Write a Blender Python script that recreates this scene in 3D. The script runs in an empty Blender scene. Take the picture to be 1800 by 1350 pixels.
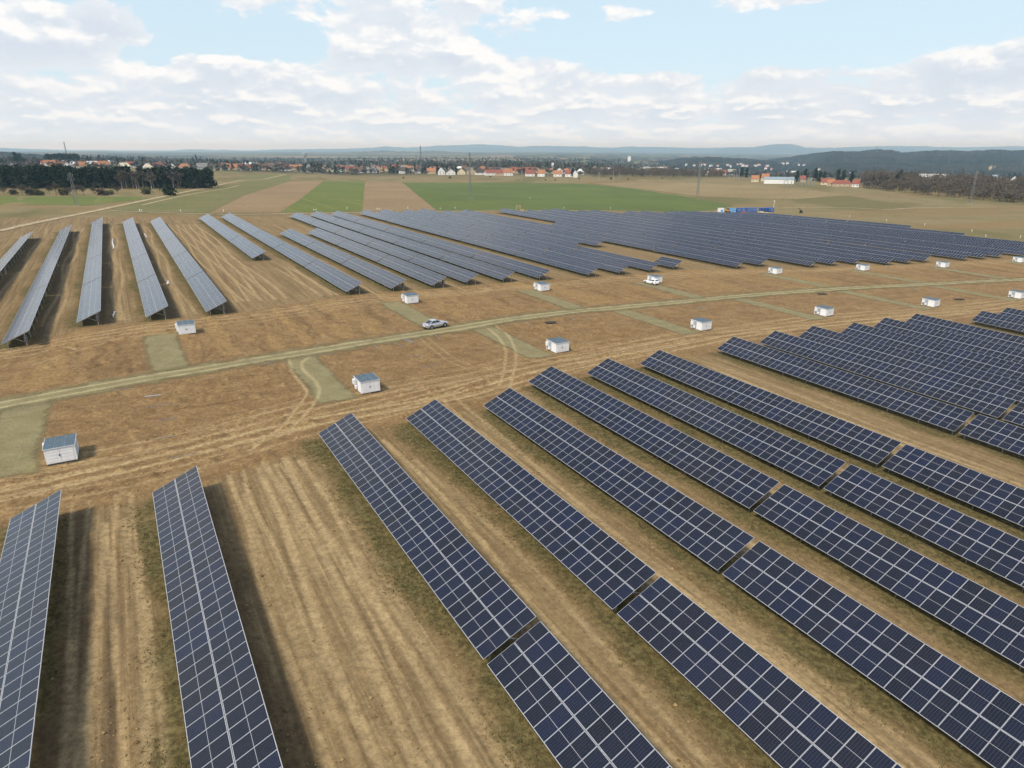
import bpy, bmesh, math, random
import numpy as np
from mathutils import Matrix, Vector

random.seed(7)
rng = np.random.default_rng(11)
SC = bpy.context.scene
COL = SC.collection
rad = math.radians

# ------------------------------------------------------------------ survey of the place
CAM_H = 28.543
HEAD = -0.5302                      # heading of the panel rows, from +Y
TILT = 0.4121                       # tilt of the tables
TC = [-3.2107, 1.0818, -1.3979, 0.0396, -0.6302, 0.8025, 0.539, -0.0821, 0.144, -0.1111, -0.1798, 0.0033]
TT = [(1, 0), (0, 1), (2, 0), (1, 1), (0, 2), (3, 0), (2, 1), (1, 2), (0, 3), (4, 0), (3, 1), (2, 2)]
CH, SH = math.cos(HEAD), math.sin(HEAD)
PITCH = math.atan(413 / 1150)
HL = 0.765                          # height of the low edge of a table
UW = 4.04                           # width of a table along its slope
CT, ST = math.cos(TILT), math.sin(TILT)
WC = UW * CT
HH = HL + UW * ST


def sstep(a, b, x):
    t = np.clip((x - a) / (b - a), 0, 1)
    return t * t * (3 - 2 * t)


def ground_z(X, Y):
    """height of the land at world X, Y"""
    X = np.asarray(X, float); Y = np.asarray(Y, float)
    p = np.clip(X * CH - Y * SH, -45, 320) / 100
    s = (np.clip(X * SH + Y * CH, -10, 330) - 60) / 100
    z = 0
    for c, (a, b) in zip(TC, TT):
        z = z + c * p ** a * s ** b
    D = np.hypot(X, Y)
    ang = X / np.maximum(Y, 1)
    z = z - 34 * sstep(900, 2300, D) * sstep(0.0, .42, ang) * (Y > 0) - 9 * sstep(1300, 3200, D)
    return z


def W2(p, s):
    return p * CH + s * SH, -p * SH + s * CH


def gz(x, y):
    return float(ground_z(x, y))


def gps(p, s, h=0.0):
    x, y = W2(p, s)
    return Vector((x, y, gz(x, y) + h))


def at(px, py, h=0.0):
    """the point of the land (plus h) seen in that direction from the drone"""
    c, s = math.cos(PITCH), math.sin(PITCH)
    u = (675 - py) / 1150
    d = ((px - 900) / 1150, c + u * s, -s + u * c)
    t = 20.0
    for _ in range(4000):
        x, y = d[0] * t, d[1] * t
        g = CAM_H + d[2] * t - (gz(x, y) + h)
        if g <= 0:
            break
        t += max(.3, min(g * 1.2, t * .03))
    lo, hi = t * .94 - .4, t
    for _ in range(40):
        m = (lo + hi) / 2
        if CAM_H + d[2] * m - (gz(d[0] * m, d[1] * m) + h) > 0:
            lo = m
        else:
            hi = m
    x, y = d[0] * hi, d[1] * hi
    return Vector((x, y, gz(x, y) + h))


# ------------------------------------------------------------------ noise for the land
def vnoise(x, y, seed=0):
    ix = np.floor(x); iy = np.floor(y)
    fx = x - ix; fy = y - iy
    fx = fx * fx * (3 - 2 * fx); fy = fy * fy * (3 - 2 * fy)

    def h(a, b):
        v = np.sin(a * 127.1 + b * 311.7 + seed * 17.23) * 43758.5453
        return v - np.floor(v)
    return (h(ix, iy) * (1 - fx) + h(ix + 1, iy) * fx) * (1 - fy) + (h(ix, iy + 1) * (1 - fx) + h(ix + 1, iy + 1) * fx) * fy


def fbm(x, y, seed=0, oct=3):
    s = 0; a = .5; t = 0
    for k in range(oct):
        s = s + a * vnoise(x * 2 ** k, y * 2 ** k, seed + k * 5); t += a; a *= .5
    return s / t


# ------------------------------------------------------------------ mesh helpers
class MB:
    def __init__(self):
        self.v = []; self.f = []; self.m = []; self.t = []

    def quad(self, a, b, c, d, mi=0, tint=0.0):
        n = len(self.v)
        self.v += [tuple(a), tuple(b), tuple(c), tuple(d)]
        self.f.append((n, n + 1, n + 2, n + 3)); self.m.append(mi); self.t.append(tint)

    def tri(self, a, b, c, mi=0, tint=0.0):
        n = len(self.v)
        self.v += [tuple(a), tuple(b), tuple(c)]
        self.f.append((n, n + 1, n + 2)); self.m.append(mi); self.t.append(tint)

    def poly(self, pts, mi=0, tint=0.0):
        n = len(self.v)
        self.v += [tuple(p) for p in pts]
        self.f.append(tuple(range(n, n + len(pts)))); self.m.append(mi); self.t.append(tint)

    def hexa(self, p, mi=0, tint=0.0):
        """eight corners: 0-3 bottom ring, 4-7 top ring, counter-clockwise from above"""
        n = len(self.v)
        self.v += [tuple(q) for q in p]
        for f in ((3, 2, 1, 0), (4, 5, 6, 7), (0, 1, 5, 4), (1, 2, 6, 5), (2, 3, 7, 6), (3, 0, 4, 7)):
            self.f.append(tuple(n + k for k in f)); self.m.append(mi); self.t.append(tint)

    def box(self, x0, x1, y0, y1, z0, z1, mi=0, tint=0.0):
        self.hexa([(x0, y0, z0), (x1, y0, z0), (x1, y1, z0), (x0, y1, z0),
                   (x0, y0, z1), (x1, y0, z1), (x1, y1, z1), (x0, y1, z1)], mi, tint)

    def bar(self, a, b, w=.1, h=None, mi=0, tint=0.0):
        a = Vector(a); b = Vector(b); h = w if h is None else h
        d = (b - a).normalized()
        u = d.cross(Vector((0, 0, 1)))
        if u.length < 1e-4:
            u = Vector((1, 0, 0))
        u.normalize(); v = u.cross(d)
        u *= w / 2; v *= h / 2
        self.hexa([a - u - v, a + u - v, b + u - v, b - u - v, a - u + v, a + u + v, b + u + v, b - u + v], mi, tint)

    def cyl(self, a, b, r0, r1=None, n=8, mi=0, tint=0.0, cap=True):
        a = Vector(a); b = Vector(b); r1 = r0 if r1 is None else r1
        d = (b - a).normalized()
        u = d.cross(Vector((0, 0, 1)))
        if u.length < 1e-4:
            u = Vector((1, 0, 0))
        u.normalize(); v = d.cross(u)
        k = len(self.v)
        for i in range(n):
            t = 2 * math.pi * i / n
            e = u * math.cos(t) + v * math.sin(t)
            self.v.append(tuple(a + e * r0)); self.v.append(tuple(b + e * r1))
        for i in range(n):
            j = (i + 1) % n
            self.f.append((k + 2 * i, k + 2 * j, k + 2 * j + 1, k + 2 * i + 1)); self.m.append(mi); self.t.append(tint)
        if cap:
            self.f.append(tuple(k + 2 * i for i in range(n))[::-1]); self.m.append(mi); self.t.append(tint)
            self.f.append(tuple(k + 2 * i + 1 for i in range(n))); self.m.append(mi); self.t.append(tint)

    def mesh(self, name, mats, tint=False, smooth=False):
        me = bpy.data.meshes.new(name)
        me.from_pydata(self.v, [], self.f)
        for m in (mats if isinstance(mats, (list, tuple)) else [mats]):
            me.materials.append(m)
        me.polygons.foreach_set('material_index', self.m)
        if tint:
            at_ = me.attributes.new('tint', 'FLOAT', 'FACE')
            at_.data.foreach_set('value', self.t)
        if smooth:
            me.polygons.foreach_set('use_smooth', [True] * len(me.polygons))
        me.update()
        return me


def link(name, data, parent=None, loc=None, mat=None, label=None):
    o = bpy.data.objects.new(name, data)
    COL.objects.link(o)
    if parent is not None:
        o.parent = parent
    if loc is not None:
        o.location = loc
    if mat is not None:
        o.matrix_local = mat
    if label:
        o['label'] = label
    return o


def tag(o, label, cat, group=None, kind=None):
    o['label'] = label; o['category'] = cat
    if group:
        o['group'] = group
    if kind:
        o['kind'] = kind
    return o


def structure(o, label=None, cat=None):
    o['kind'] = 'structure'
    if label:
        o['label'] = label
    if cat:
        o['category'] = cat
    return o


def copy_tree(root):
    c = root.copy(); COL.objects.link(c)
    for ch in root.children:
        k = ch.copy(); COL.objects.link(k); k.parent = c
        for g in ch.children:
            q = g.copy(); COL.objects.link(q); q.parent = k
    return c


ORD = ['zeroth', 'first', 'second', 'third', 'fourth', 'fifth', 'sixth', 'seventh', 'eighth', 'ninth', 'tenth', 'eleventh',
       'twelfth', 'thirteenth', 'fourteenth', 'fifteenth', 'sixteenth', 'seventeenth', 'eighteenth', 'nineteenth', 'twentieth']
TENS = {20: 'twenty', 30: 'thirty', 40: 'forty', 50: 'fifty', 60: 'sixty', 70: 'seventy', 80: 'eighty', 90: 'ninety'}
TENTH = {30: 'thirtieth', 40: 'fortieth', 50: 'fiftieth', 60: 'sixtieth', 70: 'seventieth', 80: 'eightieth', 90: 'ninetieth'}


def ordinal(n):
    if n <= 20:
        return ORD[n]
    if n >= 100:
        return 'hundred and ' + ordinal(n - 100) if n > 100 else 'hundredth'
    if n % 10 == 0:
        return TENTH[n]
    return TENS[n // 10 * 10] + '-' + ORD[n % 10]


# ------------------------------------------------------------------ materials
class NT:
    def __init__(self, name):
        self.mat = bpy.data.materials.new(name)
        self.mat.use_nodes = True
        self.t = self.mat.node_tree
        self.t.nodes.clear()
        self.out = self.t.nodes.new('ShaderNodeOutputMaterial')

    def n(self, kind, **kw):
        nd = self.t.nodes.new(kind)
        for k, v in kw.items():
            setattr(nd, k, v)
        return nd

    def set(self, sock, v):
        if isinstance(v, bpy.types.NodeSocket):
            self.t.links.new(v, sock)
        else:
            if isinstance(v, (tuple, list)) and len(v) == 3 and sock.type == 'RGBA':
                v = (*v, 1)
            sock.default_value = v

    def math(self, op, a, b=0.0, c=None, clamp=False):
        nd = self.n('ShaderNodeMath', operation=op, use_clamp=clamp)
        self.set(nd.inputs[0], a); self.set(nd.inputs[1], b)
        if c is not None:
            self.set(nd.inputs[2], c)
        return nd.outputs[0]

    def mix(self, f, a, b, blend='MIX'):
        nd = self.n('ShaderNodeMix', data_type='RGBA', blend_type=blend)
        self.set(nd.inputs[0], f); self.set(nd.inputs[6], a); self.set(nd.inputs[7], b)
        return nd.outputs[2]

    def ramp(self, v, lo, hi, a=0.0, b=1.0, smooth=True):
        nd = self.n('ShaderNodeMapRange', interpolation_type='SMOOTHSTEP' if smooth else 'LINEAR')
        self.set(nd.inputs[0], v)
        for i, q in enumerate((lo, hi, a, b)):
            self.set(nd.inputs[1 + i], q)
        return nd.outputs[0]

    def coords(self, scale=(1, 1, 1), rot=0.0, loc=(0, 0, 0), src='pos'):
        if src == 'pos':
            g = self.n('ShaderNodeNewGeometry').outputs['Position']
        else:
            g = self.n('ShaderNodeTexCoord').outputs['Object']
        m = self.n('ShaderNodeMapping')
        # rotate first (into the frame of the rows), then scale
        r = self.n('ShaderNodeVectorRotate', rotation_type='Z_AXIS')
        self.set(r.inputs['Vector'], g); r.inputs['Angle'].default_value = rot
        self.set(m.inputs['Vector'], r.outputs[0])
        m.inputs['Scale'].default_value = scale
        m.inputs['Location'].default_value = loc
        return m.outputs[0]

    def noise(self, vec, scale=1.0, detail=3.0, rough=.55, dist=0.0):
        nd = self.n('ShaderNodeTexNoise')
        self.set(nd.inputs['Vector'], vec)
        nd.inputs['Scale'].default_value = scale; nd.inputs['Detail'].default_value = detail
        nd.inputs['Roughness'].default_value = rough; nd.inputs['Distortion'].default_value = dist
        return nd.outputs[0]

    def attr(self, name):
        return self.n('ShaderNodeAttribute', attribute_name=name)

    def bump(self, h, strength=.3, dist=.05):
        b = self.n('ShaderNodeBump')
        b.inputs['Strength'].default_value = strength; b.inputs['Distance'].default_value = dist
        self.set(b.inputs['Height'], h)
        return b.outputs[0]

    def finish(self, col, rough=.8, metal=0.0, spec=.3, normal=None, **kw):
        p = self.n('ShaderNodeBsdfPrincipled')
        self.set(p.inputs['Base Color'], col); self.set(p.inputs['Roughness'], rough)
        self.set(p.inputs['Metallic'], metal); self.set(p.inputs['Specular IOR Level'], spec)
        if normal is not None:
            self.set(p.inputs['Normal'], normal)
        for k, v in kw.items():
            self.set(p.inputs[k], v)
        self.t.links.new(p.outputs[0], self.out.inputs[0])
        self.bsdf = p
        return self.mat


def plain(name, col, rough=.6, metal=0.0, spec=.4, var=.12, scale=3.0, src='obj', **kw):
    m = NT(name)
    v = m.noise(m.coords(src=src), scale, 4)
    dark = tuple(c * (1 - var) for c in col); lite = tuple(min(1, c * (1 + var)) for c in col)
    return m.finish(m.mix(m.ramp(v, .3, .7), dark, lite), rough, metal, spec, **kw)


M = {}
M['steel'] = plain('galvanised_steel', (.42, .43, .44), .45, .75, .5, .2)
M['alu'] = plain('aluminium', (.62, .63, .65), .4, .7, .5, .06)
M['white_wall'] = plain('white_cladding', (.78, .79, .80), .55, 0, .3, .04, 1.2)
M['white_door'] = plain('white_door_paint', (.72, .73, .75), .5, 0, .35, .05, 1.5)
M['trim'] = plain('pale_grey_trim', (.55, .57, .60), .5, 0, .3, .06)
M['louvre'] = plain('grey_louvre', (.38, .41, .43), .5, .2, .4, .15, 6)
M['roof_grey'] = plain('blue_grey_roof_sheet', (.080, .118, .145), .6, 0, .3, .16, 2.2)
M['plinth'] = plain('dark_plinth', (.10, .09, .08), .9, 0, .2, .2)
M['black'] = plain('black_rubber', (.02, .02, .02), .7, 0, .3, .2)
M['dark_gap'] = plain('dark_handle', (.06, .06, .065), .5, .3, .4, .1)
M['inverter'] = plain('dark_grey_inverter_case', (.10, .105, .11), .5, .1, .4, .15)
M['tank'] = plain('weathered_concrete', (.34, .33, .31), .85, 0, .2, .15, .3)
M['silver_paint'] = plain('silver_car_paint', (.50, .51, .54), .28, .55, .5, .03, 1, **{'Coat Weight': .6})
M['white_paint'] = plain('white_car_paint', (.80, .80, .80), .3, 0, .5, .02, 1, **{'Coat Weight': .6})
M['glass'] = plain('dark_car_glass', (.015, .018, .02), .06, 0, .6, .05)
M['rim'] = plain('alloy_rim', (.45, .45, .46), .35, .8, .5, .1)
M['lamp_red'] = plain('red_lamp_glass', (.30, .015, .015), .2, 0, .5, .05)
M['lamp_clear'] = plain('clear_lamp_glass', (.6, .62, .64), .15, 0, .5, .05)
M['blue_box'] = plain('blue_container_paint', (.03, .11, .36), .5, 0, .4, .12, 1)
M['sky_box'] = plain('light_blue_paint', (.12, .33, .62), .5, 0, .4, .1, 1)
M['window_white'] = plain('white_window_frame', (.7, .72, .75), .4, 0, .4, .04)
M['pane'] = plain('dark_window_pane', (.05, .06, .075), .1, 0, .5, .1)
M['orange_plastic'] = plain('orange_yellow_paint', (.55, .28, .05), .5, 0, .3, .1)
M['red_pipe'] = plain('red_pipe', (.45, .09, .05), .5, 0, .3, .1)
M['sand'] = plain('pale_sand', (.42, .33, .19), .95, 0, .1, .15, .6)
M['machine'] = plain('dark_machine_paint', (.035, .035, .03), .6, .1, .3, .2)
M['white_post'] = plain('white_post_paint', (.75, .75, .72), .6, 0, .3, .05)
M['white_sheet'] = plain('white_plastic_sheet', (.70, .70, .68), .45, 0, .4, .08, 2)
M['lattice'] = plain('weathered_lattice_steel', (.20, .21, .21), .6, .4, .4, .15)
M['trunk'] = plain('grey_brown_bark', (.09, .07, .055), .9, 0, .1, .25, 2)
M['birch'] = plain('pale_birch_bark', (.34, .31, .27), .9, 0, .1, .25, 2)


def solar_material():
    m = NT('solar_glass')
    uv = m.n('ShaderNodeUVMap', uv_map='UVMap')
    sp = m.n('ShaderNodeSeparateXYZ'); m.set(sp.inputs[0], uv.outputs[0])
    a = m.math('MULTIPLY', sp.outputs[0], 2.0); b = m.math('MULTIPLY', sp.outputs[1], 1.02)
    da = m.math('MINIMUM', a, m.math('SUBTRACT', 2.0, a)); db = m.math('MINIMUM', b, m.math('SUBTRACT', 1.02, b))
    frame = m.math('MAXIMUM', m.math('LESS_THAN', da, .030), m.math('LESS_THAN', db, .0165))
    mid = m.math('LESS_THAN', m.math('ABSOLUTE', m.math('SUBTRACT', a, 1.0)), .013)
    ca = m.math('ABSOLUTE', m.math('SUBTRACT', m.math('FRACT', m.math('DIVIDE', m.math('SUBTRACT', a, .055), .0788)), .5))
    cb = m.math('ABSOLUTE', m.math('SUBTRACT', m.math('FRACT', m.math('DIVIDE', m.math('SUBTRACT', b, .035), .1583)), .5))
    line = m.math('MAXIMUM', m.math('GREATER_THAN', ca, .468), m.math('GREATER_THAN', cb, .474))
    bus = m.math('ABSOLUTE', m.math('SUBTRACT', m.math('FRACT', m.math('DIVIDE', m.math('SUBTRACT', b, .035), .0317)), .5))
    bus = m.ramp(bus, .40, .47)
    rnd = m.math('FRACT', m.math('ADD', m.n('ShaderNodeObjectInfo').outputs['Random'], m.attr('tint').outputs['Fac']))
    cell = m.mix(m.ramp(rnd, 0, 1, smooth=False), (.0042, .0056, .0115), (.0050, .0095, .034))
    cell = m.mix(m.math('GREATER_THAN', rnd, .94), cell, (.0060, .0070, .0150))
    n = m.noise(m.coords(src='pos'), .5, 2)
    cell = m.mix(m.ramp(n, .3, .7, 0, .5), cell, (.009, .010, .022))
    cell = m.mix(m.math('MULTIPLY', bus, .35), cell, (.07, .075, .085))
    cell = m.mix(m.math('MULTIPLY', line, .7), cell, (.12, .13, .145))
    cell = m.mix(m.math('MULTIPLY', mid, .8), cell, (.42, .43, .45))
    col = m.mix(frame, cell, (.54, .55, .57))
    dust = m.noise(m.coords(src='pos'), 1.7, 3)
    rough = m.math('ADD', m.math('MULTIPLY', frame, .25), m.ramp(dust, .3, .7, .12, .2))
    return m.finish(col, rough, m.math('MULTIPLY', frame, .35), .27, **{'Sheen Weight': .22, 'Sheen Roughness': .35, 'Sheen Tint': (.85, .88, .92, 1)})


M['solar'] = solar_material()

# ------------------------------------------------------------------ layout of the rows: p, s of the end nearer the road, s of the far end, number of tables
NEAR = [(-11.4, 58.8, 2), (-1.5, 58.5, 2), (14.3, 64.8, 2), (24.1, 64.8, 2), (33.9, 64.7, 2), (43.5, 70.0, 2), (53.1, 69.9, 2),
        (63.2, 70.3, 2), (80.7, 71.6, 2), (91.0, 71.6, 2), (101.0, 71.4, 2), (111.2, 70.1, 2), (121.5, 70.3, 2), (131.7, 70.0, 1),
        (149.0, 65.9, 1), (158.6, 65.5, 1), (168.6, 65.2, 1)]
NEAR_L = 37.0
FAR = [(-27.5, 118, 260.3, 4), (-17.9, 116.8, 278.5, 4), (-8.9, 127.1, 305.4, 5), (1.2, 127.0, 303.7, 5), (10.8, 127.5, 304.7, 5),
       (29.8, 191.3, 316, 3), (39.2, 136.7, 320.5, 5), (49.4, 137.1, 250.5, 3), (59.4, 137.5, 251, 3), (68.3, 138.5, 319.5, 5),
       (78.4, 138.7, 323.7, 5), (88.6, 138.1, 324.7, 5), (103.9, 137.9, 328, 5), (114.2, 137.9, 330.5, 5), (125.3, 138.1, 327.2, 5),
       (135.8, 139.8, 148.4, 1), (135.8, 188.5, 331.5, 4), (144.0, 187, 319.4, 4), (155.8, 134.2, 321.5, 5), (166.3, 134.4, 250.6, 3),
       (181.0, 127.5, 324.5, 5), (191.0, 127.1, 313.5, 5), (200.7, 125.6, 314.4, 5), (210.6, 121.1, 320, 5), (220.0, 120, 307, 5),
       (229.8, 119.8, 308.3, 5), (249.0, 116.8, 300, 5), (259.6, 116.1, 299.7, 5), (268.8, 115.2, 291, 5), (283, 113, 300, 5),
       (293, 112, 302, 5), (303.5, 111, 303, 5), (315, 126, 300, 5), (327, 157, 296, 4), (339, 188, 292, 3)]
CAB_N = [(5.3, 115.1), (47.9, 124.0), (81.5, 125.9), (115.3, 124.6), (159.9, 123.1), (192.6, 117.2), (225.3, 110.8), (265.3, 106.3)]
CAB_S = [(-9.77, 70.06), (22.7, 76.26), (56.0, 81.8), (89.6, 83.5), (124.3, 82.2), (158.4, 78.4), (191.4, 74.9)]
ROAD = [(-60, 76), (-35, 85), (-15.4, 90.3), (-4.1, 93.2), (9.7, 95.6), (26.8, 98.6), (48.3, 102.2), (62, 104.6), (75.8, 105.6), (90, 105.4), (105.5, 104.9),
        (125, 104.6), (143.5, 103.2), (163, 101), (182.2, 97.6), (205, 93.6), (226.4, 89.2), (250, 84), (280, 77), (330, 64)]
RP = np.array(ROAD)


def smooth_line(pts, step=1.5):
    """Catmull-Rom through the points"""
    pts = [np.array(q, float) for q in pts]
    pts = [2 * pts[0] - pts[1]] + pts + [2 * pts[-1] - pts[-2]]
    out = []
    for i in range(1, len(pts) - 2):
        a, b, c, d = pts[i - 1:i + 3]
        n = max(2, int(np.linalg.norm(c - b) / step))
        for k in range(n):
            t = k / n
            out.append(.5 * (2 * b + (c - a) * t + (2 * a - 5 * b + 4 * c - d) * t * t + (3 * b - a - 3 * c + d) * t ** 3))
    out.append(pts[-2])
    return np.array(out)


def line_dist(P_, S_, line):
    d = np.full(P_.shape, 1e9)
    lo = line.min(0) - 6; hi = line.max(0) + 6
    box = (P_ > lo[0]) & (P_ < hi[0]) & (S_ > lo[1]) & (S_ < hi[1])
    if not box.any():
        return d
    pp, ss = P_[box], S_[box]
    best = np.full(pp.shape, 1e9)
    for a, b in zip(line[:-1], line[1:]):
        ab = b - a; L = ab @ ab
        t = np.clip(((pp - a[0]) * ab[0] + (ss - a[1]) * ab[1]) / max(L, 1e-9), 0, 1)
        best = np.minimum(best, (pp - a[0] - t * ab[0]) ** 2 + (ss - a[1] - t * ab[1]) ** 2)
    d[box] = np.sqrt(best)
    return d


def ps_of(v):
    return (v.x * CH - v.y * SH, v.x * SH + v.y * CH)


NEAR_END = (np.array([-60] + [r[0] + 1.8 for r in NEAR] + [330]), np.array([58.8] + [r[1] for r in NEAR] + [60]))
far_rows = [r for r in FAR if r[0] not in (29.8, 144.0) and r[1] != 188.5]
FAR_END = (np.array([-60] + [r[0] + 1.8 for r in far_rows] + [330]), np.array([117] + [r[1] for r in far_rows] + [150]))

# ------------------------------------------------------------------ the ground: one sheet in the frame of the rows, out to the horizon
def axis(parts, out_lo, out_hi, g=1.16):
    v = []
    for a, b, st in parts:
        v += list(np.arange(a, b - 1e-6, st))
    v.append(parts[-1][1])
    st = parts[0][2] * 2; x = v[0]; lo = []
    while x > out_lo:
        x -= st; lo.append(x); st *= g
    st = parts[-1][2] * 1.3; x = v[-1]; hi = []
    while x < out_hi:
        x += st; hi.append(x); st *= g
    return np.array(lo[::-1] + v + hi)


PA = axis([(-45, -14, .36), (-14, 64, .21), (64, 90, .3), (90, 180, .8), (180, 320, 1.6)], -26000, 30000)
SA = axis([(-10, 58, .5), (58, 88, .27), (88, 142, .4), (142, 330, 1.6)], -1500, 32000)
GP, GS = np.meshgrid(PA, SA, indexing='ij')
GX = GP * CH + GS * SH; GY = -GP * SH + GS * CH
farm = sstep(-45, -36, GP) * (1 - sstep(326, 340, GP)) * (1 - sstep(332, 337, GS)) * sstep(-60, -40, GS)

road_d = line_dist(GP, GS, smooth_line(ROAD, 3))
roadm = 1 - sstep(2.6, 3.6, road_d)
PADS = []
for i, (cp, cs) in enumerate(CAB_N):
    rs = float(np.interp(cp, RP[:, 0], RP[:, 1])); PADS.append((cp - 5.0, cp - .35, rs + 1.5, cs + 2.6 - (i == 0) * 1.0))
for cp, cs in CAB_S:
    rs = float(np.interp(cp, RP[:, 0], RP[:, 1])); PADS.append((cp - 5.5, cp - .9, cs - .8, rs - 1.5))
padm = np.zeros_like(GP)
for a, b, c, d in PADS:
    m = sstep(a - 1.2, a - .2, GP) * (1 - sstep(b + .2, b + 1.2, GP)) * sstep(c - 1.2, c - .2, GS) * (1 - sstep(d + .2, d + 1.2, GS))
    padm = np.maximum(padm, m)

# masks that follow the rows
grass = np.zeros_like(GP); tan = np.zeros_like(GP); dark = np.zeros_like(GP); inrow = np.zeros_like(GP)
wob = (fbm(GS * .16, GP * .16, 3) - .5) * 2.6 + (fbm(GS * .9, GP * .9, 13) - .5) * 1.0
rows_all = [(p, s - n * NEAR_L - (n - 1) * .45, s) for p, s, n in NEAR] + [(p, a, b) for p, a, b, n in FAR]
for p0, s0, s1 in rows_all:
    ins = sstep(s0 - 1.5, s0 + .5, GS) * (1 - sstep(s1 - .3, s1 + 1.4, GS))
    t = GP + wob - p0
    grass = np.maximum(grass, ins * sstep(-2.6, -.2, t) * (1 - sstep(2.4, 4.2, t)))
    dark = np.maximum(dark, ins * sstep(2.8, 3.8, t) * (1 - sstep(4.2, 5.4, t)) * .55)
    inrow = np.maximum(inrow, ins * sstep(-12, -11, GP - p0) * (1 - sstep(15, 16, GP - p0)))
ne = np.interp(GP, *NEAR_END); fe = np.interp(GP, *FAR_END)
corr = sstep(-.4, 1.2, GS - ne + wob * .7) * (1 - sstep(-1.6, .8, GS - fe + wob * .7)) * farm
rowzone = farm * (1 - corr)
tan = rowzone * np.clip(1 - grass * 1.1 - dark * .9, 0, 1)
streak = fbm(GP * 1.25 + fbm(GS * .05, GP * .1, 8) * 1.5, GS * .045, 21, 3)
corr_str = fbm(GP * .1, GS * .9 + fbm(GP * .06, GS * .06, 4) * 2, 31, 3)

# wheel tracks
track = np.zeros_like(GP)


def add_track(line, w=.36, amp=1.0, gauge=0.0):
    line = smooth_line(line, 1.2)
    d = line_dist(GP, GS, line)
    if gauge:
        d = np.abs(d - gauge / 2)
    m = (1 - sstep(w * .4, w, d)) * amp
    m = m * (.68 + .32 * sstep(.3, .55, fbm(GP * .35, GS * .35, 77)))
    np.maximum(track, m, out=track)


pl = np.arange(-50, 232, 7.0)
for off, gauge, amp, sd in ((3.6, 1.9, 1.0, 1), (5.0, 2.0, .8, 2), (6.6, 1.9, .55, 3), (8.4, 2.1, .7, 4), (2.2, 1.8, .5, 5), (10.0, 1.9, .35, 6)):
    ln = [(q, float(np.interp(q, np.array([-50, -11, 1, 14, 35, 50, 66, 85, 120, 150, 175, 232]), np.array([60, 61, 62.5, 66, 68.5, 71.5, 73.3, 74.5, 73.5, 70, 68, 63]))) + off
           + .9 * math.sin(q * .05 + sd * 2) + .5 * math.sin(q * .13 + sd)) for q in pl]
    add_track(ln, .38, amp, gauge)
fl2 = np.arange(-50, 300, 7.0)
for off, gauge, amp, sd in ((3.2, 1.9, .75, 1), (5.4, 1.9, .6, 2), (7.2, 2.0, .4, 3)):
    ln = [(q, float(np.interp(q, np.array([-50, -25, 0, 12, 30, 40, 60, 90, 135, 160, 180, 230, 300]), np.array([116, 116, 126, 127, 132, 135.5, 136.5, 137, 138, 134, 128, 119, 112]))) - off
           + .8 * math.sin(q * .06 + sd)) for q in fl2]
    add_track(ln, .38, amp, gauge)
PXT = [([(508, 632), (514, 655), (535, 681), (537, 695), (500, 745), (480, 760), (440, 790)], .9), ([(545, 628), (531, 637), (533, 650), (555, 672), (560, 695), (530, 735), (495, 765)], .9),
       ([(857, 577), (875, 592), (887, 610), (889, 626), (883, 660), (875, 682)], .8), ([(871, 573), (893, 590), (905, 615), (906, 640), (899, 668), (894, 684)], .8),
       ([(735, 592), (762, 615), (800, 640), (855, 655)], .4), ([(748, 590), (775, 612), (812, 636), (870, 650)], .4),
       ([(790, 688), (777, 698), (790, 715), (850, 770), (930, 840), (1010, 915)], .7), ([(815, 680), (797, 690), (812, 710), (880, 765), (960, 835), (1040, 905)], .7),
       ([(0, 632), (60, 622), (110, 606), (160, 598), (210, 588), (290, 580)], .6), ([(60, 640), (120, 622), (165, 608), (215, 594), (290, 586)], .6),
       ([(90, 608), (120, 611), (140, 617), (150, 613)], .6), ([(1290, 560), (1340, 575), (1395, 600)], .4), ([(1100, 600), (1180, 590), (1260, 592)], .3),
       ([(20, 1180), (120, 1000), (175, 900)], .0)]
for ln, amp in PXT:
    if amp > 0:
        add_track([ps_of(at(*q)) for q in ln], .34, amp)
TRK = [[ps_of(at(*q)) for q in ln] for ln, amp in PXT if amp > .5]
# straight tracks down the wide gaps between the rows
for p, s0, s1, amp in ((7.0, 10, 63, .9), (8.6, 8, 63, .7), (10.4, 8, 63, .9), (11.9, 8, 62, .55), (5.4, 20, 62, .5), (-5.6, 8, 57, .8), (-3.6, 8, 57, .6), (72, 20, 70, .9), (73.7, 20, 70, .9),
                       (75.6, 20, 70, .6), (70.2, 20, 70, .5), (20.4, 8, 63, .9), (21.9, 8, 62, .5), (30.2, 8, 63, .9), (31.6, 8, 63, .5), (40.2, 10, 66, .9), (49.6, 12, 66, .6), (59.6, 12, 66, .4)):
    add_track([(p + .5 * math.sin(q * .13 + p), q) for q in np.arange(s0, s1, 6.0)], .42, amp)
for i_, p in enumerate(np.arange(4.6, 13.0, .82)):
    add_track([(p + .35 * math.sin(q * .10 + p * 3) + .2 * math.sin(q * .31 + p), q) for q in np.arange(6, 63, 5.0)], .26, (.7, .3, .85, .4, .15, .6)[i_ % 6])
for i_, p in enumerate((18.6, 19.5, 29.0, 31.0, 38.8, 39.6, 48.4, 58.2, -7.2, -6.4, -4.4, -2.9)):
    add_track([(p + .3 * math.sin(q * .12 + p * 3), q) for q in np.arange(6, 62, 5.0)], .24, (.8, .6)[i_ % 2])
for p in np.arange(16, 38, 1.35):
    if 16 < p < 28 or p > 33:
        add_track([(p + .6 * math.sin(q * .07 + p * 2), q) for q in np.arange(138, 300 if p < 28 else 185, 8.0)], .40, .75)
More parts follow.
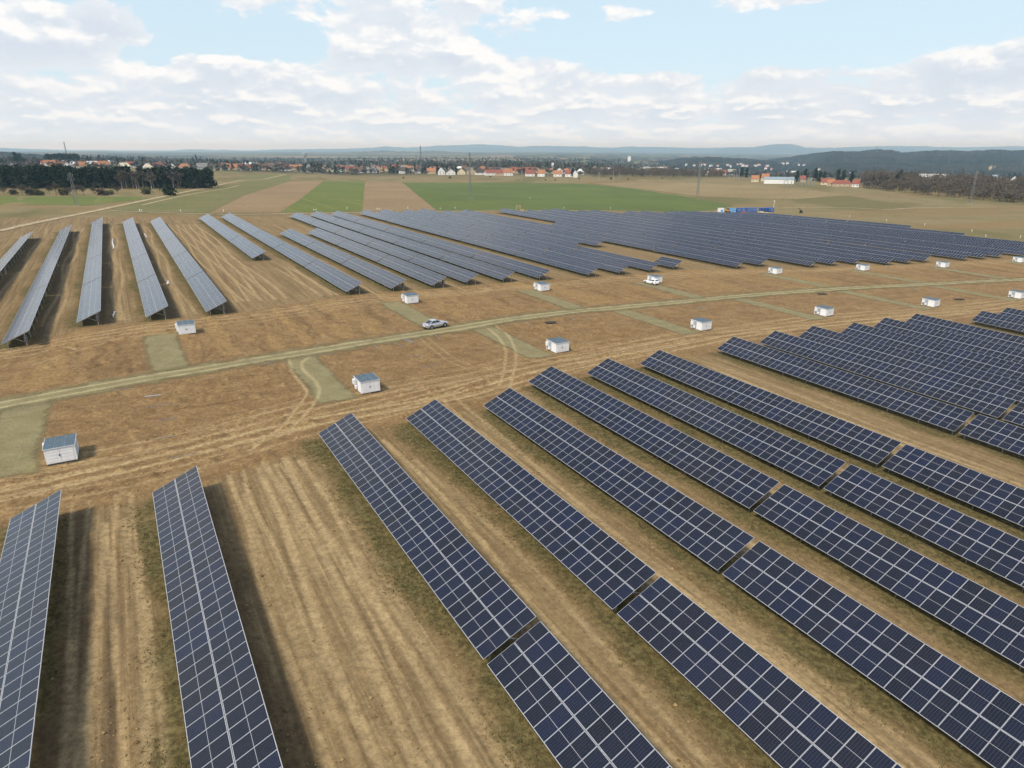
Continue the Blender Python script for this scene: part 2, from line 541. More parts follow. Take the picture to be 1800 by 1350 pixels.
for p in (-22.5, -13.4, -12.2, -3.2, -2.0, 7.3, 8.6, 45, 55.5, 65):
    add_track([(p + .6 * math.sin(q * .09 + p), q) for q in np.arange(130, 296, 7.0)], .45, .6)
track *= farm

scr = fbm(GP * .42 + fbm(GS * .2, GP * .2, 41) * .8, GS * .05, 43, 2) * (GS > np.interp(GP, RP[:, 0], RP[:, 1]) + 4) + .35 * (GS <= np.interp(GP, RP[:, 0], RP[:, 1]) + 4)
clods = fbm(GP * .8, GS * .8, 51, 4)
# the shape of the soil itself: clods and ruts, none of it under the roads and pads
rough_mask = farm * (1 - np.maximum(roadm, padm)) * (1 - .6 * grass) * (GS < 160) * (1 - sstep(110, 160, GP))
relief = (fbm(GP * 1.1, GS * 1.1, 5, 3) - .5) * .14 * rough_mask
relief += np.clip(clods - .55, 0, 1) * 1.1 * corr * rough_mask * np.clip(1 - track * 2, 0, 1) * sstep(.42, .55, fbm(GP * .07, GS * .07, 61))
relief += (streak - .5) * .12 * tan * rough_mask
relief += (corr_str - .5) * .14 * corr * rough_mask + (scr - .45) * .22 * corr * rough_mask
relief -= track * .05 * rough_mask
rut = np.exp(-((GP + 5.1 + .5 * np.sin(GS * .11)) / .45) ** 2) * sstep(10, 20, GS) * (1 - sstep(50, 55, GS))
relief -= rut * .16 * rough_mask
ridge = (1 - np.abs(np.clip((GP + 4.1 + .6 * np.sin(GS * .17)) / .6, -1, 1))) * sstep(8, 16, GS) * (1 - sstep(54, 57, GS))
relief += ridge * .10 * fbm(GP * .8, GS * .8, 9) * 1.6
churn = sstep(-8, -7, GP) * (1 - sstep(-3, -2, GP)) * sstep(5, 12, GS) * (1 - sstep(55, 57, GS))
relief += np.clip(clods - .5, 0, 1) * .55 * churn
GZ = ground_z(GX, GY) + relief
D_ = np.hypot(GX, GY)
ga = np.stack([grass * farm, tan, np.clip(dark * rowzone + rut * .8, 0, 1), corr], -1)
streak = np.where(corr > .5, scr, streak)
gb = np.stack([track, 1 - farm, sstep(1010, 1300, D_) * (GY > 0), streak], -1)
nP, nS = GP.shape
me = bpy.data.meshes.new('ground')
co = np.stack([GX, GY, GZ], -1).reshape(-1, 3).astype(np.float32)
idx = np.arange(nP * nS).reshape(nP, nS)
quads = np.stack([idx[:-1, :-1], idx[1:, :-1], idx[1:, 1:], idx[:-1, 1:]], -1).reshape(-1, 4)
me.vertices.add(len(co)); me.vertices.foreach_set('co', co.ravel())
me.loops.add(quads.size); me.loops.foreach_set('vertex_index', quads.ravel().astype(np.int32))
me.polygons.add(len(quads)); me.polygons.foreach_set('loop_start', np.arange(0, quads.size, 4, dtype=np.int32))
me.update(calc_edges=True); me.validate()
me.polygons.foreach_set('use_smooth', np.ones(len(quads), bool))
for nm, arr in (('ga', ga), ('gb', gb)):
    a_ = me.attributes.new(nm, 'FLOAT_COLOR', 'POINT')
    a_.data.foreach_set('color', arr.reshape(-1, 4).astype(np.float32).ravel())


def ground_material():
    m = NT('soil_and_grass')
    A = m.attr('ga'); B = m.attr('gb')
    sa = m.n('ShaderNodeSeparateColor'); m.set(sa.inputs[0], A.outputs['Color'])
    sb = m.n('ShaderNodeSeparateColor'); m.set(sb.inputs[0], B.outputs['Color'])
    gr, tn, dk, co_ = sa.outputs[0], sa.outputs[1], sa.outputs[2], A.outputs['Alpha']
    tr, ol, fr, stk = sb.outputs[0], sb.outputs[1], sb.outputs[2], B.outputs['Alpha']
    base = m.coords()
    ps = -HEAD * -1
    row = m.coords(scale=(1.15, .028, 1.0), rot=HEAD)        # long grain along the rows
    rowf = m.coords(scale=(4.2, .07, 1.0), rot=HEAD)
    cor = m.coords(scale=(.07, .9, 1.0), rot=HEAD)         # grain along the road
    big = m.noise(base, .055, 4); mid = m.noise(base, .42, 5, .6); fine = m.noise(base, 2.6, 5, .65); clod = m.noise(base, 6.0, 5, .75)
    rn = m.noise(row, 1.0, 4, .6, .15); rnf = m.noise(rowf, 1.0, 3, .55, .1); cn = m.noise(cor, 1.0, 4, .6, .5)
    c = m.mix(m.ramp(big, .35, .65), (.190, .122, .052), (.232, .152, .066))
    # between the rows
    t = m.mix(m.ramp(rn, .32, .68), (.165, .113, .055), (.245, .174, .087))
    t = m.mix(m.ramp(rnf, .48, .66, 0, .7), t, (.300, .218, .110))
    t = m.mix(m.ramp(rnf, .48, .32, 0, .32), t, (.150, .102, .048))
    t = m.mix(m.math('MULTIPLY', m.ramp(rn, .30, .5, 1, 0), m.ramp(mid, .45, .65, 0, .6)), t, (.165, .108, .048))
    c = m.mix(tn, c, t)
    # the worked strip either side of the road
    k = m.mix(m.ramp(mid, .35, .65), (.200, .126, .058), (.258, .170, .080))
    k = m.mix(m.ramp(cn, .54, .72, 0, .5), k, (.300, .198, .090))
    k = m.mix(m.ramp(m.math('MULTIPLY', fine, big), .30, .42, 0, .45), k, (.33, .225, .105))
    k = m.mix(m.ramp(cn, .25, .42, .65, 0), k, (.120, .068, .030))
    k = m.mix(m.ramp(stk, .50, .66, 0, .6), k, (.290, .190, .080))
    k = m.mix(m.ramp(stk, .22, .34, .45, 0), k, (.120, .075, .034))
    pt = m.noise(m.coords(loc=(7, 3, 0)), .16, 5, .65)
    k = m.mix(m.ramp(pt, .62, .72, 0, .6), k, (.32, .235, .115))
    c = m.mix(co_, c, k)
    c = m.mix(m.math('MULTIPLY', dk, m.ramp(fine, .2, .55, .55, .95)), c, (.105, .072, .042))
    # thin grass
    g = m.mix(m.ramp(fine, .35, .7), (.068, .064, .024), (.135, .115, .048))
    g = m.mix(m.ramp(mid, .55, .72, 0, .7), g, (.200, .150, .068))
    c = m.mix(m.math('MULTIPLY', gr, m.ramp(m.math('ADD', m.math('ADD', m.math('MULTIPLY', mid, .6), m.math('MULTIPLY', fine, .45)), m.math('MULTIPLY', gr, .30)), .50, .85, .15, .85)), c, g)
    c = m.mix(m.math('MULTIPLY', tr, m.ramp(fine, .3, .6, .75, 1.0)), c, (.385, .285, .148))
    # land outside the fence
    o = m.mix(m.ramp(big, .35, .65), (.190, .158, .072), (.235, .185, .092))
    o = m.mix(m.ramp(m.noise(m.coords(scale=(.016, .004, 1), rot=.2), 1.0, 4), .48, .62), o, (.150, .130, .052))
    o = m.mix(m.ramp(m.noise(m.coords(scale=(.006, .03, 1), rot=-.35), 1.0, 3), .5, .64, 0, .7), o, (.225, .150, .066))
    c = m.mix(ol, c, o)
    # far country: woods and strips of field
    vo = m.n('ShaderNodeTexVoronoi'); m.set(vo.inputs['Vector'], m.coords(scale=(.0011, .0028, 1), rot=.25)); vo.inputs['Scale'].default_value = 1
    vs = m.n('ShaderNodeSeparateColor'); m.set(vs.inputs[0], vo.outputs['Color'])
    f = m.mix(m.ramp(m.noise(base, .004, 5), .42, .56), (.030, .034, .020), (.060, .055, .034))
    f = m.mix(m.math('GREATER_THAN', vs.outputs[0], .80), f, (.20, .16, .09))
    f = m.mix(m.math('GREATER_THAN', vs.outputs[1], .86), f, (.10, .13, .05))
    c = m.mix(fr, c, f)
    v = m.math('ADD', m.math('MULTIPLY', fine, .55), m.math('MULTIPLY', clod, .45))
    lo = m.mix(tn, m.mix(co_, (.66, .66, .66), (.70, .69, .67)), (.80, .79, .78)); hi = m.mix(tn, m.mix(co_, (1.24, 1.24, 1.24), (1.20, 1.20, 1.19)), (1.14, 1.14, 1.14))
    c = m.mix(1.0, c, m.mix(m.ramp(v, .38, .62), lo, hi), 'MULTIPLY')
    mm = m.noise(base, 1.1, 5, .7)
    c = m.mix(1.0, c, m.mix(m.ramp(mm, .34, .62), (.90, .89, .88), (1.07, 1.07, 1.07)), 'MULTIPLY')
    nrm = m.bump(m.math('ADD', m.math('MULTIPLY', fine, .7), m.math('MULTIPLY', clod, .6)), .65, .16)
    return m.finish(c, .95, 0, .12, nrm)


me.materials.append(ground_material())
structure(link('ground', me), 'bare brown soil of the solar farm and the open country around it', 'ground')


# ------------------------------------------------------------------ sheets laid on the ground: road, pads, paths, fields
def strip(name, line, w, off, mat, label, cat, step=1.0, across=9, feather=True):
    """a strip along a line in row coordinates; the vertex value 'edge' runs from 0 at its rim to 1 on its crown"""
    L = smooth_line(line, step)
    tg = np.gradient(L, axis=0); tg /= np.linalg.norm(tg, axis=1)[:, None] + 1e-9
    nr = np.stack([-tg[:, 1], tg[:, 0]], -1)
    vs, ed, tk = [], [], []
    for i in range(len(L)):
        for j in range(across):
            u = -1 + 2 * j / (across - 1)
            q = L[i] + nr[i] * u * w / 2
            x, y = W2(q[0], q[1])
            vs.append((x, y, gz(x, y) + off)); ed.append(1 - abs(u)); tk.append(u * w / 2)
    fs = [(i * across + j, i * across + j + 1, (i + 1) * across + j + 1, (i + 1) * across + j) for i in range(len(L) - 1) for j in range(across - 1)]
    m_ = bpy.data.meshes.new(name); m_.from_pydata(vs, [], fs)
    for nm, a in (('edge', ed), ('lane', tk)):
        q = m_.attributes.new(nm, 'FLOAT', 'POINT'); q.data.foreach_set('value', a)
    m_.materials.append(mat)
    return structure(link(name, m_), label, cat)


def sheet_material(name, build, rough=.95):
    """build(m) gives (colour, cover 0..1, height); where cover is 0 the soil below shows"""
    m = NT(name)
    col, cover, h = build(m)
    p = m.n('ShaderNodeBsdfPrincipled'); m.set(p.inputs['Base Color'], col); p.inputs['Roughness'].default_value = rough
    p.inputs['Specular IOR Level'].default_value = .12
    if h is not None:
        m.set(p.inputs['Normal'], m.bump(h, .5, .06))
    if cover is None:
        m.t.links.new(p.outputs[0], m.out.inputs[0])
    else:
        tr = m.n('ShaderNodeBsdfTransparent'); mx = m.n('ShaderNodeMixShader')
        m.set(mx.inputs[0], cover); m.t.links.new(tr.outputs[0], mx.inputs[1]); m.t.links.new(p.outputs[0], mx.inputs[2])
        m.t.links.new(mx.outputs[0], m.out.inputs[0])
    return m.mat


def gravel(m, lanes=True, edge_scale=1.0):
    base = m.coords()
    n = m.noise(base, .5, 5, .65); fine = m.noise(base, 5, 4, .7); big = m.noise(base, .12, 3)
    c = m.mix(m.ramp(n, .3, .7), (.190, .165, .086), (.245, .212, .112))
    c = m.mix(m.ramp(big, .5, .7, 0, .5), c, (.230, .185, .088))
    e = m.attr('edge').outputs['Fac']
    if lanes:
        l = m.attr('lane').outputs['Fac']
        d = m.math('ABSOLUTE', m.math('SUBTRACT', m.math('ABSOLUTE', m.math('ADD', l, m.math('MULTIPLY', m.math('SUBTRACT', big, .5), .9))), .95))
        c = m.mix(m.math('MULTIPLY', m.ramp(d, .08, .5, 1, 0), m.ramp(n, .25, .6, .45, .95)), c, (.37, .315, .17))
    else:
        c = m.mix(m.math('MULTIPLY', m.attr('lane').outputs['Fac'], m.ramp(n, .25, .6, .45, .95)), c, (.36, .300, .155))
    c = m.mix(1.0, c, m.mix(m.ramp(fine, .3, .7), (.78, .78, .78), (1.18, 1.18, 1.18)), 'MULTIPLY')
    cov = m.ramp(m.math('ADD', m.math('MULTIPLY', e, edge_scale), m.math('ADD', m.math('MULTIPLY', m.math('SUBTRACT', n, .5), 1.1), m.math('MULTIPLY', m.math('SUBTRACT', big, .5), .8))), .0, .9)
    return c, cov, fine


M['road'] = sheet_material('gravel_road', lambda m: gravel(m, True, 1.1))
M['pad'] = sheet_material('olive_gravel_pad', lambda m: gravel(m, False, 2.0))
strip('gravel_road', ROAD, 7.0, .035, M['road'], 'long olive gravel road with two pale wheel tracks between the cabins', 'road', 1.5, 15)


def pad_mesh(a, b, c, d):
    a -= .5; b += .5; c -= .6; d += .6
    nx, ny = int((b - a) / .26) + 1, int((d - c) / .3) + 1
    vs, ed, fs, pq = [], [], [], []
    for i in range(nx + 1):
        for j in range(ny + 1):
            p, s = a + (b - a) * i / nx, c + (d - c) * j / ny
            x, y = W2(p, s)
            e = min(min(i, nx - i) / nx * (b - a), min(j, ny - j) / ny * (d - c)) / 2.4
            vs.append((x, y, 0)); ed.append(min(1, e)); pq.append((p, s))
    for i in range(nx):
        for j in range(ny):
            k = i * (ny + 1) + j
            fs.append((k, k + ny + 1, k + ny + 2, k + 1))
    va = np.array(vs); va[:, 2] = ground_z(va[:, 0], va[:, 1]) + .025
    m_ = bpy.data.meshes.new('gravel_path'); m_.from_pydata(va.tolist(), [], fs)
    pq = np.array(pq); ln_ = np.zeros(len(pq))
    for t_ in TRK:
        ln_ = np.maximum(ln_, 1 - sstep(.12, .36, line_dist(pq[:, 0], pq[:, 1], smooth_line(t_, 1.2))))
    q = m_.attributes.new('lane', 'FLOAT', 'POINT'); q.data.foreach_set('value', ln_)
    q = m_.attributes.new('edge', 'FLOAT', 'POINT'); q.data.foreach_set('value', ed)
    m_.materials.append(M['pad'])
    return m_


for i, pd in enumerate(PADS):
    side = 'beyond the road' if i < len(CAB_N) else 'on the near side of the road'
    k = i + 1 if i < len(CAB_N) else i - len(CAB_N) + 1
    structure(link('gravel_path', pad_mesh(*pd)), f'olive gravel path to the {ordinal(k)} white cabin from the left {side}', 'path')


# ------------------------------------------------------------------ clods and thin grass on the soil of the near rows
def scatter(n, p0, p1, s0, s1, seed):
    r_ = np.random.default_rng(seed)
    p = r_.uniform(p0, p1, n); s = r_.uniform(s0, s1, n)
    i = np.clip(np.searchsorted(PA, p), 1, len(PA) - 1); j = np.clip(np.searchsorted(SA, s), 1, len(SA) - 1)
    X = p * CH + s * SH; Y = -p * SH + s * CH
    Yc = np.abs(X) < Y * .83 + 2                       # keep what the drone's picture could show
    return p[Yc], s[Yc], X[Yc], Y[Yc], i[Yc], j[Yc], r_


def bake(name, V, F, tint, mat, label, cat):
    me_ = bpy.data.meshes.new(name)
    V = V.reshape(-1, 3).astype(np.float32); F = F.astype(np.int32)
    me_.vertices.add(len(V)); me_.vertices.foreach_set('co', V.ravel())
    me_.loops.add(F.size); me_.loops.foreach_set('vertex_index', F.ravel())
    me_.polygons.add(len(F)); me_.polygons.foreach_set('loop_start', np.arange(0, F.size, 3, dtype=np.int32))
    me_.update(calc_edges=True)
    a_ = me_.attributes.new('tint', 'FLOAT', 'FACE'); a_.data.foreach_set('value', tint.astype(np.float32))
    me_.materials.append(mat)
    tag(link(name, me_), label, cat, None, 'stuff')


def two_tone(name, a, b):
    m = NT(name)
    return m.finish(m.mix(m.attr('tint').outputs['Fac'], a, b), .95, 0, .1)


p, s, X, Y, i, j, r_ = scatter(150000, -24, 75, 8, 100, 5)
ok = (r_.random(len(p)) < .10 + .5 * np.maximum(tan[i, j] * sstep(.45, .6, fbm(p * .5, s * .12, 71)), corr[i, j] * sstep(.5, .6, fbm(p * .2, s * .2, 73)))) & (np.maximum(roadm, padm)[i, j] < .2) & (track[i, j] < .35) & (grass[i, j] < .7)
p, s, X, Y, i, j = [q[ok] for q in (p, s, X, Y, i, j)]
n = len(p); R0 = r_.uniform(.025, .075, n) * (1 + 1.2 * (r_.random(n) > .93))
base8 = np.array([(1, 0, 0), (0, 1, 0), (-1, 0, 0), (0, -1, 0), (0, 0, .8), (0, 0, -.5)], float)
V = base8[None] * R0[:, None, None] * r_.uniform(.6, 1.35, (n, 6, 1)) + np.stack([X, Y, GZ[i, j] + R0 * .3], -1)[:, None]
F8 = np.array([(0, 1, 4), (1, 2, 4), (2, 3, 4), (3, 0, 4)])
F = (F8[None] + np.arange(n)[:, None, None] * 6).reshape(-1, 3)
bake('soil_clods', V, F, np.repeat(r_.random(n), 4), two_tone('dry_clods', (.150, .092, .040), (.330, .230, .110)), 'loose clods of dry soil between the near rows', 'clods')
p, s, X, Y, i, j, r_ = scatter(170000, -24, 75, 8, 72, 6)
ok = r_.random(len(p)) < grass[i, j] * sstep(.30, .62, fbm(p * .6, s * .4, 81)) * .9
p, s, X, Y, i, j = [q[ok] for q in (p, s, X, Y, i, j)]
n = len(p); nb = 4
a = r_.uniform(0, 6.28, (n, nb)); h = r_.uniform(.05, .16, (n, nb)); w = .018 + .02 * r_.random((n, nb)); le = r_.uniform(.02, .10, (n, nb))
o = r_.normal(0, .05, (n, nb, 2)); bx = X[:, None] + o[..., 0]; by = Y[:, None] + o[..., 1]; bz = np.repeat(GZ[i, j][:, None], nb, 1) - .01
dx, dy = np.cos(a), np.sin(a)
V = np.stack([np.stack([bx - dy * w, by + dx * w, bz], -1), np.stack([bx + dy * w, by - dx * w, bz], -1), np.stack([bx + dx * le, by + dy * le, bz + h], -1)], 2)
F = np.arange(n * nb * 3).reshape(-1, 3)
bake('grass_tufts', V, F, np.repeat(r_.random(n), nb), two_tone('dry_grass_blades', (.060, .066, .022), (.190, .165, .075)), 'thin patchy grass along the low edges of the near panel rows', 'grass')


# ------------------------------------------------------------------ solar tables
def module_mesh():
    b = MB()
    b.box(0, 2.0, 0, 1.02, -.035, 0)
    me = b.mesh('solar_module', [M['solar'], M['alu']])
    uv = me.uv_layers.new(name='UVMap')
    for p in me.polygons:
        top = p.normal.z > .9
        p.material_index = 0 if top else 1
        for li in p.loop_indices:
            v = me.vertices[me.loops[li].vertex_index].co
            uv.data[li].uv = (v.x / 2.0, v.y / 1.02)
    return me


MODULE = module_mesh()


def surface_mesh(n, pitch):
    v, f, uv, mi, tint = [], [], [], [], []
    for i in range(n):
        for k in range(2):
            x0 = k * 2.04; y0 = i * pitch + .01; x1 = x0 + 2.0; y1 = (i + 1) * pitch - .01
            j = [(random.random() - .5) * .005 for _ in range(3)]
            z = [j[0], j[0] + j[1], j[0] + j[1] + j[2], j[0] + j[2]]
            b = len(v)
            v += [(x0, y0, z[0]), (x1, y0, z[1]), (x1, y1, z[2]), (x0, y1, z[3]),
                  (x0, y0, z[0] - .035), (x1, y0, z[1] - .035), (x1, y1, z[2] - .035), (x0, y1, z[3] - .035)]
            t = random.random()
            for q, m_ in (((0, 1, 2, 3), 0), ((7, 6, 5, 4), 1), ((0, 4, 5, 1), 1), ((1, 5, 6, 2), 1), ((2, 6, 7, 3), 1), ((3, 7, 4, 0), 1)):
                f.append(tuple(b + w for w in q)); mi.append(m_); tint.append(t)
                uv += [(0, 0), (1, 0), (1, 1), (0, 1)]
    me = bpy.data.meshes.new('panel_surface'); me.from_pydata(v, [], f)
    me.materials.append(M['solar']); me.materials.append(M['alu'])
    me.polygons.foreach_set('material_index', mi)
    u = me.uv_layers.new(name='UVMap'); u.data.foreach_set('uv', np.array(uv, np.float32).ravel())
    a = me.attributes.new('tint', 'FLOAT', 'FACE'); a.data.foreach_set('value', tint)
    me.update()
    return me


def slope_pt(u, y, d=0.0):
    return (u * CT - d * ST, y, HL + u * ST + d * CT)


def leg_mesh(u):
    b = MB(); zt = HL + u * ST - .12
    b.box(-.06, .06, -.035, .035, -.35, zt)
    b.box(-.11, .11, -.06, .06, zt - .03, zt)
    return b.mesh('leg', M['steel'])


LEG = {u: leg_mesh(u) for u in (.75, 3.25)}


def frame_mesh(L, ys):
    b = MB()
    for u in (.35, 1.65, 2.4, 3.7):
        b.bar(slope_pt(u, .05, -.075), slope_pt(u, L - .05, -.075), .05, .07)
    for y in ys:
        b.bar(slope_pt(.2, y, -.15), slope_pt(3.85, y, -.15), .06, .09)
        b.bar((3.25 * CT, y + .05, .55), slope_pt(1.7, y + .05, -.17), .05)
    return b.mesh('support_frame', M['steel'])


def box_mesh():
    b = MB()
    b.box(-.16, .16, -.42, .42, 0, .95); b.box(-.20, -.16, -.36, .36, .08, .86); b.box(-.05, .05, -.46, -.42, .2, .7)
    b.box(-.10, .10, -.3, .3, -.10, 0)
    return b.mesh('inverter', M['inverter'])


INV = box_mesh()


def solar_table(p, s0, s1, near, label, group, inv=False):
    A = gps(p, s0); B = gps(p, s1)
    yv = (B - A); L = yv.length; yv.normalize()
    xv = Vector((CH, -SH, 0)); zv = xv.cross(yv).normalized(); xv = yv.cross(zv)
    root = bpy.data.objects.new('solar_table', None); COL.objects.link(root)
    root.matrix_world = Matrix(((xv.x, yv.x, zv.x, A.x), (xv.y, yv.y, zv.y, A.y), (xv.z, yv.z, zv.z, A.z), (0, 0, 0, 1)))
    root.empty_display_size = .3
    tag(root, label, 'solar table', group)
    n = max(2, round(L / 1.04)); pitch = L / n
    tilt = Matrix.Rotation(-TILT, 4, 'Y')
    if near:
        for i in range(n):
            for k in range(2):
                j = Matrix.Rotation(random.gauss(0, .0016), 4, 'Y') @ Matrix.Rotation(random.gauss(0, .0022), 4, 'X')
                link('solar_module', MODULE, root, mat=Matrix.Translation(slope_pt(k * 2.04, i * pitch + .01)) @ tilt @ j @ Matrix.Scale((pitch - .02) / 1.02, 4, (0, 1, 0)))
    else:
        link('panel_surface', surface_mesh(n, pitch), root, mat=Matrix.Translation((0, 0, HL)) @ tilt)
    m = max(2, round(L / (4.3 if near else 5.5)) + 1)
    ys = [.45 + (L - .9) * i / (m - 1) for i in range(m)]
    link('support_frame', frame_mesh(L, ys), root)
    for y in ys:
        for u in (.75, 3.25):
            link('leg', LEG[u], root, loc=(u * CT, y, 0))
    if inv:
        link('inverter', INV, root, loc=(3.25 * CT + .05, .5, .62))
    return root


def block_name(i, edges):
    return sum(i >= e for e in edges)


n_near = 0
for r, (p, s, n) in enumerate(NEAR):
    for k in range(n):
        e = s - k * (NEAR_L + .45)
        who = ('leftmost row' if r == 0 else f'{ordinal(r + 1)} row from left') + ', this side of the road'
        if n == 1:
            lab = f'dark blue solar table of the {who}'
        elif k == 0:
            lab = f'dark blue solar table, road end of {who}'
        else:
            lab = f'dark blue solar table, second from road, {who}'
        solar_table(p, e - NEAR_L, e, True, lab, 'solar tables on the near side of the road')
row_no = 0; last = None
for (p, a, b, n) in FAR:
    short = b - a < 12
    if last is None or abs(p - last) > .5:
        row_no += 1
    notch = last is not None and abs(p - last) <= .5
    last = p
    L = (b - a - (n - 1) * .5) / n
    look = 'pale grey' if p < 29 else 'blue grey' if p < 62 else 'dark grey blue'
    for k in range(n):
        s0 = a + k * (L + .5)
        if short:
            lab = f'short solar table standing alone beyond the road, {ordinal(row_no)} row from left'
        else:
            kk = k + 1 + (1 if notch else 0)
            pos = 'nearest the road' if kk == 1 else f'{ordinal(kk)} from the road'
            lab = f'{look} solar table {pos}, {ordinal(row_no)} row from left beyond it'
        solar_table(p, s0, s0 + L, False, lab, 'solar tables beyond the road', inv=(k == 0 and p < 60))


# ------------------------------------------------------------------ white transformer cabins
def make_cabin():
    root = bpy.data.objects.new('transformer_cabin', None); COL.objects.link(root)
    w, d, h = 2.45, 2.75, 1.62
    b = MB(); b.box(.04, w - .04, .04, d - .04, -.25, .12)
    link('plinth', b.mesh('plinth', M['plinth']), root)
    b = MB(); b.box(0, w, 0, d, .12, h)
    for x in (0, w - .07):
        for y in (-.012, d - .058):
            b.box(x - .012 if x == 0 else x, x + .07 if x == 0 else x + .082, y, y + .07, .125, h - .005)
    link('wall', b.mesh('wall', M['white_wall']), root)
    b = MB()
    b.hexa([(-.08, -.10, h + .003), (w + .08, -.10, h + .003), (w + .08, d + .08, h + .003), (-.08, d + .08, h + .003),
            (-.08, -.10, h + .075), (w + .08, -.10, h + .075), (w + .08, d + .08, h + .11), (-.08, d + .08, h + .11)], 0)
    rf = link('roof', b.mesh('roof', M['trim']), root)
    b = MB()
    for i in range(3):
        x0 = -.05 + i * (w + .1) / 3 + .012; x1 = -.05 + (i + 1) * (w + .1) / 3 - .012
        b.hexa([(x0, -.07, h + .0785), (x1, -.07, h + .0785), (x1, d + .05, h + .1125), (x0, d + .05, h + .1125),
                (x0, -.07, h + .093), (x1, -.07, h + .093), (x1, d + .05, h + .127), (x0, d + .05, h + .127)])
    link('roof_sheet', b.mesh('roof_sheet', M['roof_grey']), rf)
    for i in range(2):
        b = MB(); x0 = .14 + i * (w - .28) / 2 + .015; x1 = .14 + (i + 1) * (w - .28) / 2 - .015
        b.box(x0, x1, -.03, -.002, .16, h - .10)
        for z in (.30, .62, .94, 1.26):
            b.box(x0 + .05, x1 - .05, -.040, -.030, z, z + .16)
        dr = link('door', b.mesh('door', M['white_door']), root)
        if i == 0:
            b = MB(); b.box(x1 - .075, x1 - .035, -.085, -.041, .78, 1.02); b.box(x1 - .16, x1 - .075, -.08, -.06, .86, .90)
            link('handle', b.mesh('handle', M['dark_gap']), dr)
    # the left side: a pale door, a grey louvre and two meter boxes
    b = MB(); b.box(-.03, -.002, .28, 1.15, .16, h - .10)
    link('door', b.mesh('door', M['white_wall']), root)
    b = MB(); b.box(-.022, -.002, 1.35, 2.55, .18, h - .12)
    for i in range(9):
        b.box(-.035, -.022, 1.40, 2.50, .24 + i * .135, .30 + i * .135)
    link('louvre', b.mesh('louvre', M['louvre']), root)
    for (y0, y1, z0, z1, dx) in ((2.05, 2.6, .78, 1.42, .26), (1.55, 2.0, .30, .72, .20)):
        b = MB(); b.box(-.036 - dx, -.036, y0, y1, z0, z1); b.box(-.05 - dx, -.036 - dx, y0 + .05, y1 - .05, z0 + .06, z1 - .06)
        link('meter_box', b.mesh('meter_box', M['white_door']), root)
    b = MB(); b.box(w + .002, w + .02, .7, 2.1, .35, 1.25)
    for i in range(6):
        b.box(w + .02, w + .032, .75, 2.05, .42 + i * .135, .48 + i * .135)
    link('louvre', b.mesh('louvre', M['trim']), root)
    return root


cab0 = make_cabin()
for side, lst in (('beyond the road', CAB_N), ('on the near side of the road', CAB_S)):
    for i, (p, s) in enumerate(lst):
        o = cab0 if (side[0] == 'b' and i == 0) else copy_tree(cab0)
        v = gps(p, s)
        o.location = (v.x, v.y, min(gz(*W2(p, s)), gz(*W2(p + 2.4, s + 2.7)), gz(*W2(p + 2.4, s)), gz(*W2(p, s + 2.7))) + .06)
        o.rotation_euler = (0, 0, -HEAD + random.uniform(-.02, .02))
        extra = ''
        tag(o, f'white transformer cabin with blue-grey roof, {ordinal(i + 1)} from left {side}{extra}', 'cabin', 'white transformer cabins along the gravel road')


